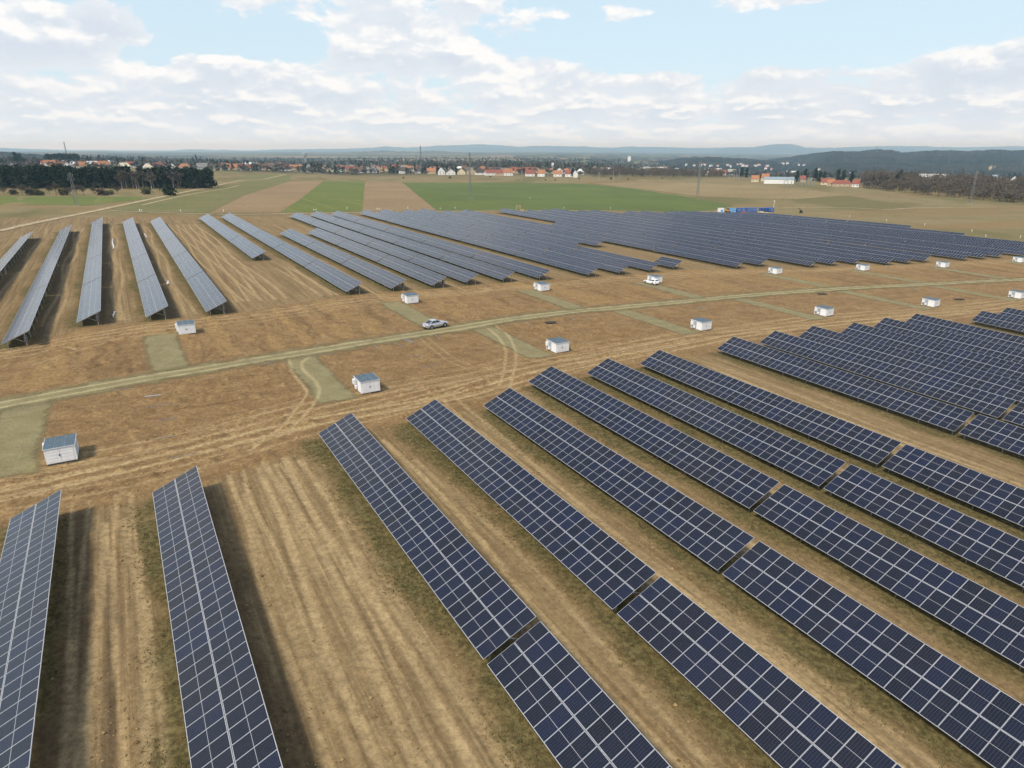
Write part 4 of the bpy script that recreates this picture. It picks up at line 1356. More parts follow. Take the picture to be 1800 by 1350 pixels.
def crown_unit(seed, n, size, thin, conical=False):
    """unit crown: height 1, width 1"""
    r_ = random.Random(seed); b = MB()
    b.quad((-.02, 0, -.05), (.02, 0, -.05), (.012, 0, .6), (-.012, 0, .6)); b.quad((0, -.02, -.05), (0, .02, -.05), (0, .012, .6), (0, -.012, .6))
    cl = [(r_.gauss(0, .2), r_.gauss(0, .2), min(.95, max(.2, r_.gauss(.62, .17)))) for _ in range(9)]
    if conical:
        cl = [(r_.gauss(0, .24 * (1.05 - z)), r_.gauss(0, .24 * (1.05 - z)), z) for z in (.15, .25, .35, .45, .55, .65, .75, .85, .95)]

    def shape(q):
        c_ = cl[int(q.random() * len(cl))]
        return Vector((c_[0] + q.gauss(0, .11), c_[1] + q.gauss(0, .11), max(.02, c_[2] + q.gauss(0, .08))))
    rnd_quads(b, r_, n, shape, size, thin=thin)
    return np.array(b.v, float), np.array([f for f in b.f], int)


UN_BARE = [crown_unit(s, 110, .06, .45) for s in range(5)]
UN_FAR = [crown_unit(s + 20, 40, .11, .8) for s in range(5)]
UN_CON = [crown_unit(s + 40, 40, .10, .8, True) for s in range(3)]
spots = []
for k in range(230):
    v = at(rr.uniform(-10, 366), rr.uniform(327, 331.6)); spots.append((v.x, v.y, rr.uniform(2.2, 6.5), rr.uniform(3, 6)))
wood('brushwood', M['bare'], spots, UN_BARE, 'leafless grey brushwood under the pines of the shelterbelt', 'brushwood')
spots = []
edge = [(1515, 331.5), (1560, 337), (1600, 341), (1650, 346.5), (1700, 351), (1750, 355.5), (1800, 359.5), (1860, 364), (1950, 371)]
E_ = [at(*q) for q in edge]
for i in range(len(E_) - 1):
    for k in range(95):
        q = E_[i].lerp(E_[i + 1], rr.random()); f_ = 1 + rr.random() ** 1.3 * .42 + .012
        spots.append((q.x * f_, q.y * f_, rr.uniform(11, 17) if f_ > 1.06 else rr.uniform(7, 14), rr.uniform(7, 11)))
wood('woodland', M['brownwood'], spots, UN_BARE, 'brown leafless wood along the right edge of the slope')
spots = []
for k in range(330):
    px = rr.uniform(1030, 1270); v = at(px, 311.5 + (px - 1030) * .010); f_ = 1.01 + rr.random() * .22
    spots.append((v.x * f_, v.y * f_, rr.uniform(9, 14), rr.uniform(6, 10)))
for k in range(260):
    px = rr.uniform(700, 1030); v = at(px, 304 + (px - 700) * .012); f_ = 1.22 + rr.random() * .4
    spots.append((v.x * f_, v.y * f_, rr.uniform(10, 15), rr.uniform(7, 10)))
wood('woodland', M['brownwood'], spots, UN_BARE, 'grey-brown leafless wood behind and right of the village')
spots = []
for k in range(3200):
    az = math.atan((rr.uniform(-60, 1860) - 900) / 1150 / 1.0625); D = 1130 * math.exp(rr.random() * 1.25)
    if az > .14 and D < 1500:
        D += 500
    spots.append((D * math.sin(az), D * math.cos(az), rr.uniform(6, 10.5), rr.uniform(9, 17)))
wood('distant_woodland', M['farwood'], spots, UN_FAR, 'hazy grey-brown woods and gardens across the far plain')
spots = []
for k in range(420):
    az = math.atan((rr.uniform(-60, 1860) - 900) / 1150 / 1.0625); D = 1130 * math.exp(rr.random() * 1.1)
    if az > .14 and D < 1500:
        D += 400
    c0, c1 = D * math.sin(az), D * math.cos(az)
    for j in range(rr.choice((1, 2, 3, 5))):
        spots.append((c0 + rr.gauss(0, 14), c1 + rr.gauss(0, 20), rr.uniform(8, 15), rr.uniform(5, 8)))
for k in range(150):
    az = math.atan((rr.uniform(76, 136) - 900) / 1150 / 1.0625); D = rr.uniform(1480, 1580)
    spots.append((D * math.sin(az), D * math.cos(az), rr.uniform(13, 17), rr.uniform(7, 10)))
wood('distant_conifers', M['pine'], spots, UN_CON, 'dark evergreen groups scattered through the far plain')

# ------------------------------------------------------------------ light and air
HAZE = 0.85e-4
HAZE_COL = (.46, .75, 1.0, 1)
SUN_HEAD, SUN_EL, SUN_POWER, SUN_ANGLE = -146, 51, 2.25, 9.0
SKY_STRENGTH = .1
CLOUD_LIT, CLOUD_SHADE, CLOUD_BASE = (5.75, 5.72, 5.65), (4.55, 4.88, 5.25), (4.0, 4.4, 4.95)
SKY_TINT = (3.9, 4.85, 5.45, .8)
HORIZON = (4.75, 5.4, 6.1)
EXPOSURE = 0.82


# ------------------------------------------------------------------ houses
def plain2(name, col, var=.15):
    return plain(name, col, .85, 0, .15, var, .6)


ROOFS = {'orange': plain2('orange_roof_tiles', (.33, .155, .080)), 'red': plain2('red_roof_tiles', (.24, .085, .060)), 'brown': plain2('brown_roof_tiles', (.135, .080, .055)),
         'bright red': plain2('bright_red_roof', (.27, .075, .065)), 'grey': plain2('grey_roof', (.20, .20, .19)), 'white': plain2('white_roof', (.62, .63, .65)), 'olive': plain2('olive_roof', (.16, .17, .08)),
         'dark': plain2('dark_roof', (.075, .060, .055)), 'blue': plain2('pale_blue_metal_roof', (.24, .31, .36)), 'cream': plain2('cream_roof', (.50, .46, .36))}
WALLS = {'white': plain2('white_render', (.72, .72, .70), .06), 'cream': plain2('cream_render', (.58, .52, .36), .08), 'grey': plain2('grey_render', (.40, .39, .37), .1), 'tan': plain2('tan_render', (.46, .36, .24), .1), 'orange': plain2('ochre_render', (.52, .30, .12), .1)}


def house(px, py, wpx, roof, wall, form, label, hw=3.2, hr=3.4, dep=9.0, group=None, windows=True, turn=0.0, name='house', cat='house'):
    v = at(px, py); D = v.y
    w = max(3.0, wpx * D * 1.0625 / 1150)
    root = bpy.data.objects.new(name, None); COL.objects.link(root)
    root.location = v; root.rotation_euler = (0, 0, -math.atan2(v.x, v.y) + turn)
    tag(root, label, cat, group)
    x0, x1 = -w / 2, w / 2; o = .35
    b = MB(); r = MB()
    b.box(x0, x1, 0, dep, -.6, hw)
    if form == 'flat':
        r.box(x0 - .15, x1 + .15, -.15, dep + .15, hw + .003, hw + .35)
    elif form == 'side':
        for x, s_ in ((x0, 1), (x1, -1)):
            t = .02 * s_
            b.poly([(x + t, 0, hw), (x + t, dep, hw), (x + t, dep / 2, hw + hr - .05)][::s_]); b.poly([(x + t + .1 * s_, 0, hw), (x + t + .1 * s_, dep, hw), (x + t + .1 * s_, dep / 2, hw + hr - .05)][::-s_])
        sl = hr / (dep / 2)
        for sg, ya, yb in ((1, -o, dep / 2), (-1, dep + o, dep / 2)):
            za = hw - o * sl
            p = [(x0 - o, ya, za), (x1 + o, ya, za), (x1 + o, yb, hw + hr), (x0 - o, yb, hw + hr)]
            if sg < 0:
                p = [p[1], p[0], p[3], p[2]]
            r.hexa([(q[0], q[1], q[2] + .02) for q in p] + [(q[0], q[1], q[2] + .24) for q in p])
    elif form == 'gable':
        for y, s_ in ((0, 1), (dep, -1)):
            t = .02 * s_
            b.poly([(x0, y + t, hw), (x1, y + t, hw), (0, y + t, hw + hr - .05)][::s_]); b.poly([(x0, y + t + .1 * s_, hw), (x1, y + t + .1 * s_, hw), (0, y + t + .1 * s_, hw + hr - .05)][::-s_])
        sl = hr / (w / 2)
        for sg, xa in ((1, x0 - o), (-1, x1 + o)):
            za = hw - o * sl
            p = [(xa, dep + o, za), (xa, -o, za), (0, -o, hw + hr), (0, dep + o, hw + hr)]
            if sg < 0:
                p = [p[1], p[0], p[3], p[2]]
            r.hexa([(q[0], q[1], q[2] + .02) for q in p] + [(q[0], q[1], q[2] + .24) for q in p])
    else:                                                     # hip
        k = min(w, dep) * .42
        e = [(x0 - o, -o, hw), (x1 + o, -o, hw), (x1 + o, dep + o, hw), (x0 - o, dep + o, hw)]
        a, c = (x0 + k, dep / 2, hw + hr), (x1 - k, dep / 2, hw + hr)
        r.quad(e[0], e[1], c, a); r.quad(e[2], e[3], a, c); r.tri(e[1], e[2], c); r.tri(e[3], e[0], a); r.quad(e[3], e[2], e[1], e[0])
    link('wall', b.mesh('wall', WALLS[wall]), root)
    rf = link('roof', r.mesh('roof', ROOFS[roof]), root)
    if form in ('side', 'hip') and w > 9:
        c = MB(); c.box(w * .18, w * .18 + .6, dep * .55, dep * .55 + .6, hw + hr * .4, hw + hr + .9)
        link('chimney', c.mesh('chimney', WALLS['tan']), rf)
    if windows and w > 6:
        xs = [-w * .25, w * .25] if w < 16 else [x0 + w * (i + .5) / 4 for i in range(4)]
        for lv in range(2 if hw > 4.5 else 1):
            for xw in xs:
                f = MB(); z0 = 1.0 + lv * 2.7; f.box(xw - .65, xw + .65, -.06, -.003, z0, z0 + 1.4)
                wn = link('window', f.mesh('window', M['window_white']), root)
                g = MB(); g.box(xw - .55, xw + .55, -.075, -.062, z0 + .1, z0 + 1.3)
                link('pane', g.mesh('pane', M['pane']), wn)
    return root


HS = [(92, 296, 20, 'orange', 'tan', 'side'), (81, 297, 6, 'grey', 'white', 'gable'), (113, 296, 9, 'brown', 'grey', 'side'), (118, 297, 8, 'white', 'white', 'gable'), (128, 293, 6, 'white', 'white', 'gable'), (147, 296.5, 17, 'orange', 'cream', 'hip'), (160, 295, 6, 'grey', 'white', 'gable'),
      (170, 296, 8, 'orange', 'tan', 'side'), (182, 295, 19, 'orange', 'tan', 'side'), (195, 292, 6, 'white', 'white', 'gable'), (220, 299, 18, 'cream', 'cream', 'hip'), (242, 299, 7, 'grey', 'grey', 'gable'), (262, 299.5, 13, 'cream', 'cream', 'hip'), (275, 297, 9, 'red', 'white', 'side'),
      (286, 297, 12, 'red', 'white', 'side'), (303, 297, 9, 'brown', 'white', 'gable'), (325, 300, 18, 'orange', 'white', 'hip'), (348, 298, 8, 'white', 'white', 'gable'), (357, 300, 16, 'grey', 'grey', 'side'), (373, 298, 13, 'orange', 'tan', 'gable'), (383, 300, 11, 'dark', 'tan', 'side'), (395, 297, 15, 'orange', 'orange', 'side'),
      (408, 299, 16, 'orange', 'tan', 'side'), (416, 293, 6, 'white', 'white', 'gable'), (432, 300, 16, 'bright red', 'grey', 'side'), (443, 294, 15, 'white', 'white', 'side'), (458, 295, 7, 'olive', 'cream', 'gable'), (468, 299, 16, 'brown', 'tan', 'side'), (476, 294, 9, 'olive', 'tan', 'side'), (492, 293, 13, 'red', 'tan', 'side'),
      (501, 300, 17, 'red', 'white', 'side'), (517, 299, 15, 'orange', 'tan', 'side'), (541, 302, 4, 'white', 'white', 'gable'), (568, 302, 7, 'brown', 'cream', 'gable'), (580, 302, 15, 'dark', 'cream', 'gable'), (589, 302, 6, 'brown', 'white', 'gable'), (597, 300, 11, 'orange', 'white', 'side'),
      (604, 302, 8, 'red', 'white', 'side'), (617, 303, 15, 'red', 'tan', 'side'), (631, 304, 16, 'brown', 'white', 'side'), (654, 294, 10, 'grey', 'white', 'gable'), (657, 304, 20, 'grey', 'grey', 'side'), (672, 302, 10, 'orange', 'orange', 'gable'), (683, 301, 9, 'olive', 'tan', 'side'),
      (710, 300, 14, 'orange', 'tan', 'side'), (707, 305, 10, 'dark', 'white', 'side'), (737, 305, 14, 'dark', 'grey', 'side'), (758, 306, 14, 'orange', 'tan', 'side'), (777, 307.5, 10, 'white', 'white', 'gable'), (789, 300, 14, 'brown', 'tan', 'side'), (793, 307.5, 14, 'brown', 'white', 'gable'), (811, 307, 13, 'brown', 'cream', 'gable'),
      (828, 307, 14, 'brown', 'tan', 'gable'), (844, 307.5, 14, 'dark', 'white', 'side'), (862, 308.5, 15, 'red', 'white', 'side'), (880, 309, 15, 'red', 'tan', 'side'), (894, 309, 14, 'orange', 'white', 'side'), (932, 310, 14, 'red', 'white', 'side'), (951, 310.5, 11, 'orange', 'white', 'side'), (980, 310.5, 13, 'orange', 'white', 'side'),
      (1000, 311, 12, 'red', 'white', 'side'), (1012, 312, 6, 'white', 'white', 'gable'), (1135, 302, 10, 'white', 'white', 'flat'), (1150, 301, 26, 'white', 'cream', 'flat'), (1185, 302, 20, 'white', 'white', 'flat'), (1206, 304, 16, 'white', 'cream', 'flat'), (1225, 303, 12, 'grey', 'white', 'flat'), (1243, 308, 8, 'red', 'white', 'gable'), (1262, 308, 24, 'red', 'tan', 'side'),
      (1284, 307, 8, 'grey', 'white', 'gable'), (1327, 320, 11, 'orange', 'cream', 'side'), (1344, 318.5, 11, 'orange', 'cream', 'side'), (1407, 320, 14, 'red', 'tan', 'side'), (1451, 325, 14, 'red', 'cream', 'side'), (1459, 327, 10, 'orange', 'tan', 'side'), (1480, 328, 28, 'red', 'tan', 'hip'), (1503, 329, 10, 'red', 'white', 'side'),
      (1391, 306, 16, 'white', 'white', 'flat'), (1419, 307, 10, 'brown', 'cream', 'side'), (1447, 305, 8, 'white', 'white', 'gable'), (1469, 307, 8, 'white', 'white', 'flat'), (1497, 308, 8, 'white', 'white', 'flat'), (1525, 309, 14, 'white', 'white', 'flat'), (1562, 313, 10, 'red', 'tan', 'side'), (1604, 313, 10, 'red', 'tan', 'side'), (1660, 307, 8, 'white', 'white', 'gable'),
      (1690, 309, 7, 'white', 'white', 'gable'), (1697, 308.5, 7, 'grey', 'white', 'gable'), (1712, 309, 7, 'white', 'white', 'gable'), (1747, 318, 9, 'blue', 'grey', 'side'), (1781, 322, 9, 'white', 'white', 'gable')]
r2_ = random.Random(91)
for x in list(range(62, 300, 17)) + list(range(385, 1030, 12)):
    yb = np.interp(x, [60, 300, 400, 600, 700, 800, 900, 1030], [294.5, 294.5, 296, 298.5, 300.5, 302.5, 304.5, 306.5])
    HS.append((x + r2_.uniform(-4, 4), float(yb) + r2_.uniform(-1.5, 1.5), r2_.uniform(8, 14), r2_.choice(('orange', 'orange', 'red', 'brown', 'red', 'dark', 'white', 'grey')), r2_.choice(('white', 'white', 'cream', 'tan', 'grey')), r2_.choice(('side', 'side', 'gable', 'hip'))))
for k in range(62):
    x = r2_.uniform(1040, 1800); y = r2_.uniform(298.5, 305.5) + max(0, x - 1500) * .012
    HS.append((x, y, r2_.uniform(6, 15), r2_.choice(('white', 'grey', 'red', 'brown', 'orange', 'white')), r2_.choice(('white', 'white', 'cream')), r2_.choice(('side', 'flat', 'flat', 'gable'))))
cnt = {}; FORM = {'side': 'gabled', 'gable': 'gabled-front', 'hip': 'hipped', 'flat': 'flat-topped'}
for (px, py, w, rf, wl, fm) in sorted(HS):
    k = (rf, wl, fm); cnt[k] = cnt.get(k, 0) + 1
tot = dict(cnt); cnt = {}
for (px, py, w, rf, wl, fm) in sorted(HS):
    k = (rf, wl, fm); cnt[k] = cnt.get(k, 0) + 1
    where = 'village edge' if px < 1100 else 'town on the right'
    lab = f'{FORM[fm]} {wl} house with {rf} roof, {where}' + (f', {ordinal(cnt[k])} such from left' if tot[k] > 1 else '')
    v_ = at(px, py); k_ = min(1.05, max(.55, (v_.y / 930) ** 1.3))
    house(px, py, w, rf, wl, fm, lab, k_ * rr.uniform(3.6, 5.0) if fm != 'flat' else rr.uniform(7, 10), k_ * rr.uniform(4.2, 5.6) if w > 9 else k_ * rr.uniform(3.4, 4.4), rr.uniform(8, 10), 'houses of the village and town', w > 8, rr.uniform(-.22, .22))
house(1369, 323.2, 44, 'blue', 'white', 'side', 'long white warehouse with pale blue metal roof beside the switchyard', 5.2, 2.2, 16, None, False, .06, 'warehouse', 'warehouse')
house(1640, 325, 38, 'white', 'white', 'flat', 'large white flat-roofed block rising out of the brown wood', 11.5, .5, 16, None, True, .15, 'office_block', 'office block')
house(18, 293.5, 46, 'grey', 'grey', 'side', 'long low grey greenhouse hall at the far left', 3.0, 1.6, 18, None, False, .05, 'greenhouse_hall', 'hall')
house(24, 297.5, 16, 'white', 'cream', 'side', 'small pale shed in front of the long grey hall', 2.2, 1.0, 6, None, False, 0, 'shed', 'shed')
# hillside houses
HH_ = [(1206, 291), (1220, 292), (1232, 291), (1238, 290.5), (1249, 293), (1262, 293), (1279, 291), (1283, 293), (1296, 290), (1302, 289.5), (1306, 292), (1312, 293), (1327, 292), (1333, 291), (1346, 297), (1349, 293), (1356, 299), (1376, 288), (1384, 288), (1404, 291), (1413, 291), (1440, 299)]


# ------------------------------------------------------------------ hills and mountains
def ray(px, py):
    c, s = math.cos(PITCH), math.sin(PITCH); u = (675 - py) / 1150
    return (px - 900) / 1150, c + u * s, -s + u * c


def ridge_at(px, py, D):
    a, b, c = ray(px, py)
    return a / b * D, D, CAM_H + c / b * D


def hill(name, prof, D, depth, mat, label, back=None, rough=.06, seed=3, base=-70, step=9):
    jag = 4.2 if D < 4000 else 5 if D < 10000 else 6
    step = 2.5 if D < 4000 else 5
    xs = np.arange(prof[0][0], prof[-1][0] + 1, step); ys = np.interp(xs, [q[0] for q in prof], [q[1] for q in prof])
    ts = np.linspace(-1, 1, 25); back = back or depth
    vs = []; sc_ = []
    for px, py in zip(xs, ys):
        X, Y, Z = ridge_at(px, py, D)
        for t in ts:
            yy = Y + (depth if t < 0 else back) * t; xx = X * (yy / Y if t < 0 else 1)
            k = 1 - abs(t) ** 1.25
            z = base + (Z - base) * max(0, k)
            n_ = float(fbm(np.array(xx / depth * 5), np.array(yy / depth * 5), seed, 4)) - .5
            z += (Z - base) * n_ * rough * 4 * (abs(t) > .02) * (1 - abs(t)) * (.3 + abs(t))
            z += jag * rr.uniform(-1, 1.4) * (abs(t) < .95)
            vs.append((xx, yy, z)); v_ = 262 + (CAM_H - z) / yy * 1150 * 1.129
            sc_.append(max(0, 1 - math.hypot((px - 1750 + (v_ - 295) * 1.1) / 15, (v_ - 295) / 8)))
    m = len(ts)
    fs = [(i * m + j, (i + 1) * m + j, (i + 1) * m + j + 1, i * m + j + 1) for i in range(len(xs) - 1) for j in range(m - 1)]
    me_ = bpy.data.meshes.new(name); me_.from_pydata(vs, [], fs); me_.materials.append(mat)
    q_ = me_.attributes.new('scar', 'FLOAT', 'POINT'); q_.data.foreach_set('value', sc_)
    me_.polygons.foreach_set('use_smooth', [True] * len(fs))
    if me_.polygons[len(fs) // 2].normal.z < 0:
        me_.flip_normals()
    return structure(link(name, me_), label, name)


def hill_mat(name, a, b, patch, amt, sc):
    m = NT(name); base = m.coords()
    n = m.noise(base, sc, 6, .62); f = m.noise(base, sc * 7, 4, .65)
    c = m.mix(m.ramp(n, .38, .62), a, b)
    c = m.mix(1.0, c, m.mix(m.ramp(f, .35, .65), (.45, .45, .48), (1.6, 1.6, 1.55)), 'MULTIPLY')
    p = m.noise(m.coords(scale=(sc * .55, sc * 1.5, 1)), 1, 3)
    c = m.mix(m.ramp(p, .62, .66, 0, amt), c, patch)
    if name == 'wooded_hillside':
        c = scar(m, c)
    return m.finish(c, .95, 0, .08, m.bump(f, .8, 12))


def scar(m, c):
    n = m.noise(m.coords(), .02, 5, .65)
    f = m.ramp(m.math('ADD', m.attr('scar').outputs['Fac'], m.math('MULTIPLY', m.math('SUBTRACT', n, .5), 1.2)), .35, .7)
    return m.mix(f, c, (.46, .37, .20))


M['hill_wood'] = hill_mat('wooded_hillside', (.018, .023, .018), (.040, .038, .028), (.11, .095, .055), .5, .004)
M['low_hill'] = hill_mat('low_farmed_hill', (.055, .055, .030), (.11, .095, .05), (.26, .19, .11), .8, .0011)
M['mountain'] = hill_mat('wooded_mountain', (.030, .036, .026), (.050, .052, .036), (.07, .07, .045), .3, .0006)
hill('hills', [(1395, 300), (1412, 288), (1428, 280), (1445, 274.5), (1460, 268.5), (1475, 266), (1500, 267.5), (1530, 266), (1540, 264.5), (1560, 263.5), (1575, 266), (1590, 269.5), (1615, 268), (1640, 265.5), (1665, 265), (1690, 265.5), (1705, 267), (1720, 265.5), (1745, 264), (1775, 265), (1810, 266), (1900, 270), (2050, 275)],
     3600, 1500, M['hill_wood'], 'dark blue-green wooded hill behind the town on the right', 900, .07, 3, -48)
hill('hills', [(1165, 293), (1185, 283), (1205, 279), (1225, 277.5), (1250, 276.5), (1265, 277.5), (1290, 279), (1320, 281), (1350, 283), (1380, 286), (1410, 289), (1440, 297)],
     3300, 1000, M['hill_wood'], 'low wooded hill dotted with white houses in front of the mountains', 700, .07, 9, -46)
hill('hills', [(540, 272.5), (600, 268.5), (640, 266.3), (675, 265.2), (700, 266.2), (730, 267), (750, 265.2), (775, 266), (810, 268), (850, 269.5), (900, 271), (960, 273), (1030, 274)], 8200, 1800, M['low_hill'],
     'low hazy farmed hill beyond the village', 1500, .05, 5, -60)
hill('hills', [(860, 276), (900, 273.5), (960, 272), (1000, 272.5), (1040, 273.5), (1080, 274.5), (1120, 274.5), (1180, 275), (1230, 277)], 7000, 1500, M['low_hill'], 'low hazy rise with pale fields under the mountains', 1500, .05, 15, -60)
hill('hills', [(-120, 268), (-40, 267), (0, 268.5), (15, 270), (30, 273), (60, 277)], 2300, 500, M['hill_wood'], 'wooded rise at the far left edge', 500, .07, 17, -30)
hill('mountains', [(-150, 259), (-60, 259), (0, 260), (40, 262), (80, 263), (110, 266), (140, 268.5)], 15500, 2500, M['mountain'], 'pale blue mountain ridge at the far left', 2500, .05, 21, -60, 8)
hill('mountains', [(270, 269), (290, 266.5), (315, 263.5), (335, 262.3), (352, 262.6), (372, 264.3), (390, 263.2), (410, 264.8), (440, 265.2), (470, 263.3), (500, 262.6), (540, 262.3), (580, 261.5), (620, 261), (660, 259.3), (675, 257.3), (690, 258.2), (710, 259.5), (740, 258.3), (770, 256.3), (800, 255.5), (830, 254.2), (850, 253.8), (870, 254.8), (890, 256.4), (915, 258.3), (935, 256.5), (960, 256.6), (1000, 257.2), (1030, 257.4), (1050, 259), (1080, 259.6), (1095, 258.2), (1110, 257.2), (1125, 258.3), (1150, 257.9), (1165, 258.5), (1200, 259.8), (1240, 260.2), (1280, 259.5), (1310, 262), (1340, 266)],
     19000, 3500, M['mountain'], 'long pale blue mountain range along the horizon', 2500, .04, 23, -60, 6)
hill('mountains', [(1240, 266), (1270, 261), (1285, 258.8), (1300, 259.3), (1325, 259), (1335, 257.5), (1350, 254.8), (1365, 253.6), (1380, 252.6), (1392, 253.5), (1405, 256), (1415, 259.5), (1428, 259.4), (1440, 260.2), (1470, 259.6), (1500, 258.5), (1530, 257.5), (1570, 256.5), (1620, 256.8), (1650, 258.2), (1700, 259), (1740, 258.3), (1775, 256.8), (1820, 257.5), (1900, 259), (2060, 262)],
     17500, 3500, M['mountain'], 'higher pale blue mountains behind the wooded hill', 2500, .04, 27, -60, 6)
HILL_OBJ = [o for o in bpy.data.objects if o.name.startswith('hills')]
bpy.context.view_layer.update()
DG = bpy.context.evaluated_depsgraph_get()


def on_hill(px, py):
    """first point of a hill (else of the land) on the line of sight"""
    a, b, c = ray(px, py)
    d = Vector((a, b, c)).normalized(); o = Vector((0, 0, CAM_H)); best = None
    for h in HILL_OBJ:
        ok, loc, nrm, i = h.ray_cast(o, d)
        if ok and (best is None or loc.length < best.length):
            best = loc.copy()
    return best


for i, (px, py) in enumerate(HH_):
    p = on_hill(px, py) or at(px, py)
    root = bpy.data.objects.new('house', None); COL.objects.link(root); root.location = p; root.rotation_euler = (0, 0, rr.uniform(-.5, .5) - math.atan2(p.x, p.y))
    w = rr.uniform(8, 13)
    b = MB(); b.box(-w / 2, w / 2, 0, 9, -3, 4.5); link('wall', b.mesh('wall', WALLS['white']), root)
    b = MB(); b.hexa([(-w / 2 - .4, -.4, 4.51), (w / 2 + .4, -.4, 4.51), (w / 2 + .4, 9.4, 4.51), (-w / 2 - .4, 9.4, 4.51), (-w / 2 - .4, 4.2, 8), (w / 2 + .4, 4.2, 8), (w / 2 + .4, 4.8, 8), (-w / 2 - .4, 4.8, 8)])
    link('roof', b.mesh('roof', ROOFS[rr.choice(('brown', 'grey', 'red'))]), root)
    tag(root, f'tiny white house on the low wooded hillside, {ordinal(i + 1)} from the left', 'house', 'white houses on the low hillside')
# ------------------------------------------------------------------ masts, towers, poles
def lattice(px, py, top, label, arms=2, wb=1.9, wt=.5, name='lattice_pylon', cat='pylon', th=.16, base_pt=None):
    v = base_pt or at(px, py)
    D = v.y * 1.0625; h = CAM_H + ray(px, top)[2] / ray(px, top)[1] * v.y - v.z
    root = bpy.data.objects.new(name, None); COL.objects.link(root); root.location = v
    root.rotation_euler = (0, 0, .35)
    b = MB(); N = max(6, int(h / 2.6))
    for sx in (-1, 1):
        for sy in (-1, 1):
            b.bar((sx * wb / 2, sy * wb / 2, -.4), (sx * wt / 2, sy * wt / 2, h), th)
    for i in range(N):
        z0, z1 = h * i / N, h * (i + 1) / N
        w0, w1 = [(wb + (wt - wb) * z / h) / 2 for z in (z0, z1)]
        for a, c in (((-w0, -w0), (w1, -w1)), ((w0, -w0), (w1, w1)), ((w0, w0), (-w1, w1)), ((-w0, w0), (-w1, -w1))):
            b.bar((*a, z0), (*c, z1), th * .6)
        b.bar((-w1, -w1, z1), (w1, -w1, z1), th * .6); b.bar((-w1, w1, z1), (w1, w1, z1), th * .6)
    link('tower', b.mesh('tower', M['lattice']), root)
    for i in range(arms):
        z = h * (.95 - .11 * i); L = wt * 2.2 + i * .4
        b = MB(); b.bar((-L, 0, z), (L, 0, z), th * .8); b.bar((-L, 0, z), (0, 0, z + .8), th * .5); b.bar((L, 0, z), (0, 0, z + .8), th * .5)
        a_ = link('crossarm', b.mesh('crossarm', M['lattice']), root)
        for s_ in (-1, 1):
            b = MB(); b.cyl((s_ * L * .92, 0, z - .1), (s_ * L * .92, 0, z - 1.2), .09, .09, 6)
            link('insulator', b.mesh('insulator', M['tank']), a_)
    b = MB()
    for sx in (-1, 1):
        for sy in (-1, 1):
            b.box(sx * wb / 2 - .35, sx * wb / 2 + .35, sy * wb / 2 - .35, sy * wb / 2 + .35, -.4, .35)
    link('footing', b.mesh('footing', M['tank']), root)
    return tag(root, label, cat, 'lattice masts and pylons')


lattice(827, 348, 268, 'slender grey lattice pylon standing in the large green field')
lattice(741, 305, 256, 'tall lattice mast rising behind the village houses', 3, 3.2, .7, th=.26)
lattice(733, 302, 273, 'shorter lattice mast left of the tall mast behind the village', 1, 2.4, .6, th=.22)
lattice(1226, 343.5, 281, 'dark lattice pylon on the brown slope right of the wheat', 2, 2.0, .55, th=.2)
lattice(135, 362, 303, 'grey lattice pylon before the shelterbelt on the left', 2, 1.6, .45, th=.08)
lattice(1705, 357, 300, 'faint lattice pylon against the brown wood on the right', 2, 1.8, .5, th=.12)
v = at(119, 281)
lattice(119, 281, 249, 'tall thin radio mast far away on the left', 0, 3.4, 1.6, 'radio_mast', 'mast', .5, v)
# water tower
v = at(537, 284.5); D = v.y; b = MB(); s = D * 1.0625 / 1150
root = bpy.data.objects.new('water_tower', None); COL.objects.link(root); root.location = v; tag(root, 'goblet-shaped dark water tower behind the village trees', 'water tower')
b.cyl((0, 0, -1), (0, 0, 7.5 * s), 1.0 * s, .7 * s, 14); link('shaft', b.mesh('shaft', M['tank']), root)
b = MB(); b.cyl((0, 0, 6.5 * s), (0, 0, 9 * s), .7 * s, 2.9 * s, 18); b.cyl((0, 0, 9 * s), (0, 0, 13 * s), 2.9 * s, 3.3 * s, 18); b.cyl((0, 0, 13 * s), (0, 0, 13.8 * s), 3.3 * s, 1.2 * s, 18)
link('tank', b.mesh('tank', M['tank']), root)
# church tower
v = at(971.5, 299); s = v.y * 1.0625 / 1150
root = bpy.data.objects.new('church_tower', None); COL.objects.link(root); root.location = v; tag(root, 'white church tower with small dark spire rising behind the village', 'church')
b = MB(); b.box(-1.8 * s, 1.8 * s, 0, 3.6 * s, -1, 11 * s); link('wall', b.mesh('wall', WALLS['white']), root)
b = MB(); q = 2 * s
b.hexa([(-q, -.2 * s, 11 * s + .01), (q, -.2 * s, 11 * s + .01), (q, 3.8 * s, 11 * s + .01), (-q, 3.8 * s, 11 * s + .01), (-.1, 1.7 * s, 15.5 * s), (.1, 1.7 * s, 15.5 * s), (.1, 1.9 * s, 15.5 * s), (-.1, 1.9 * s, 15.5 * s)])
link('spire', b.mesh('spire', ROOFS['dark']), root)
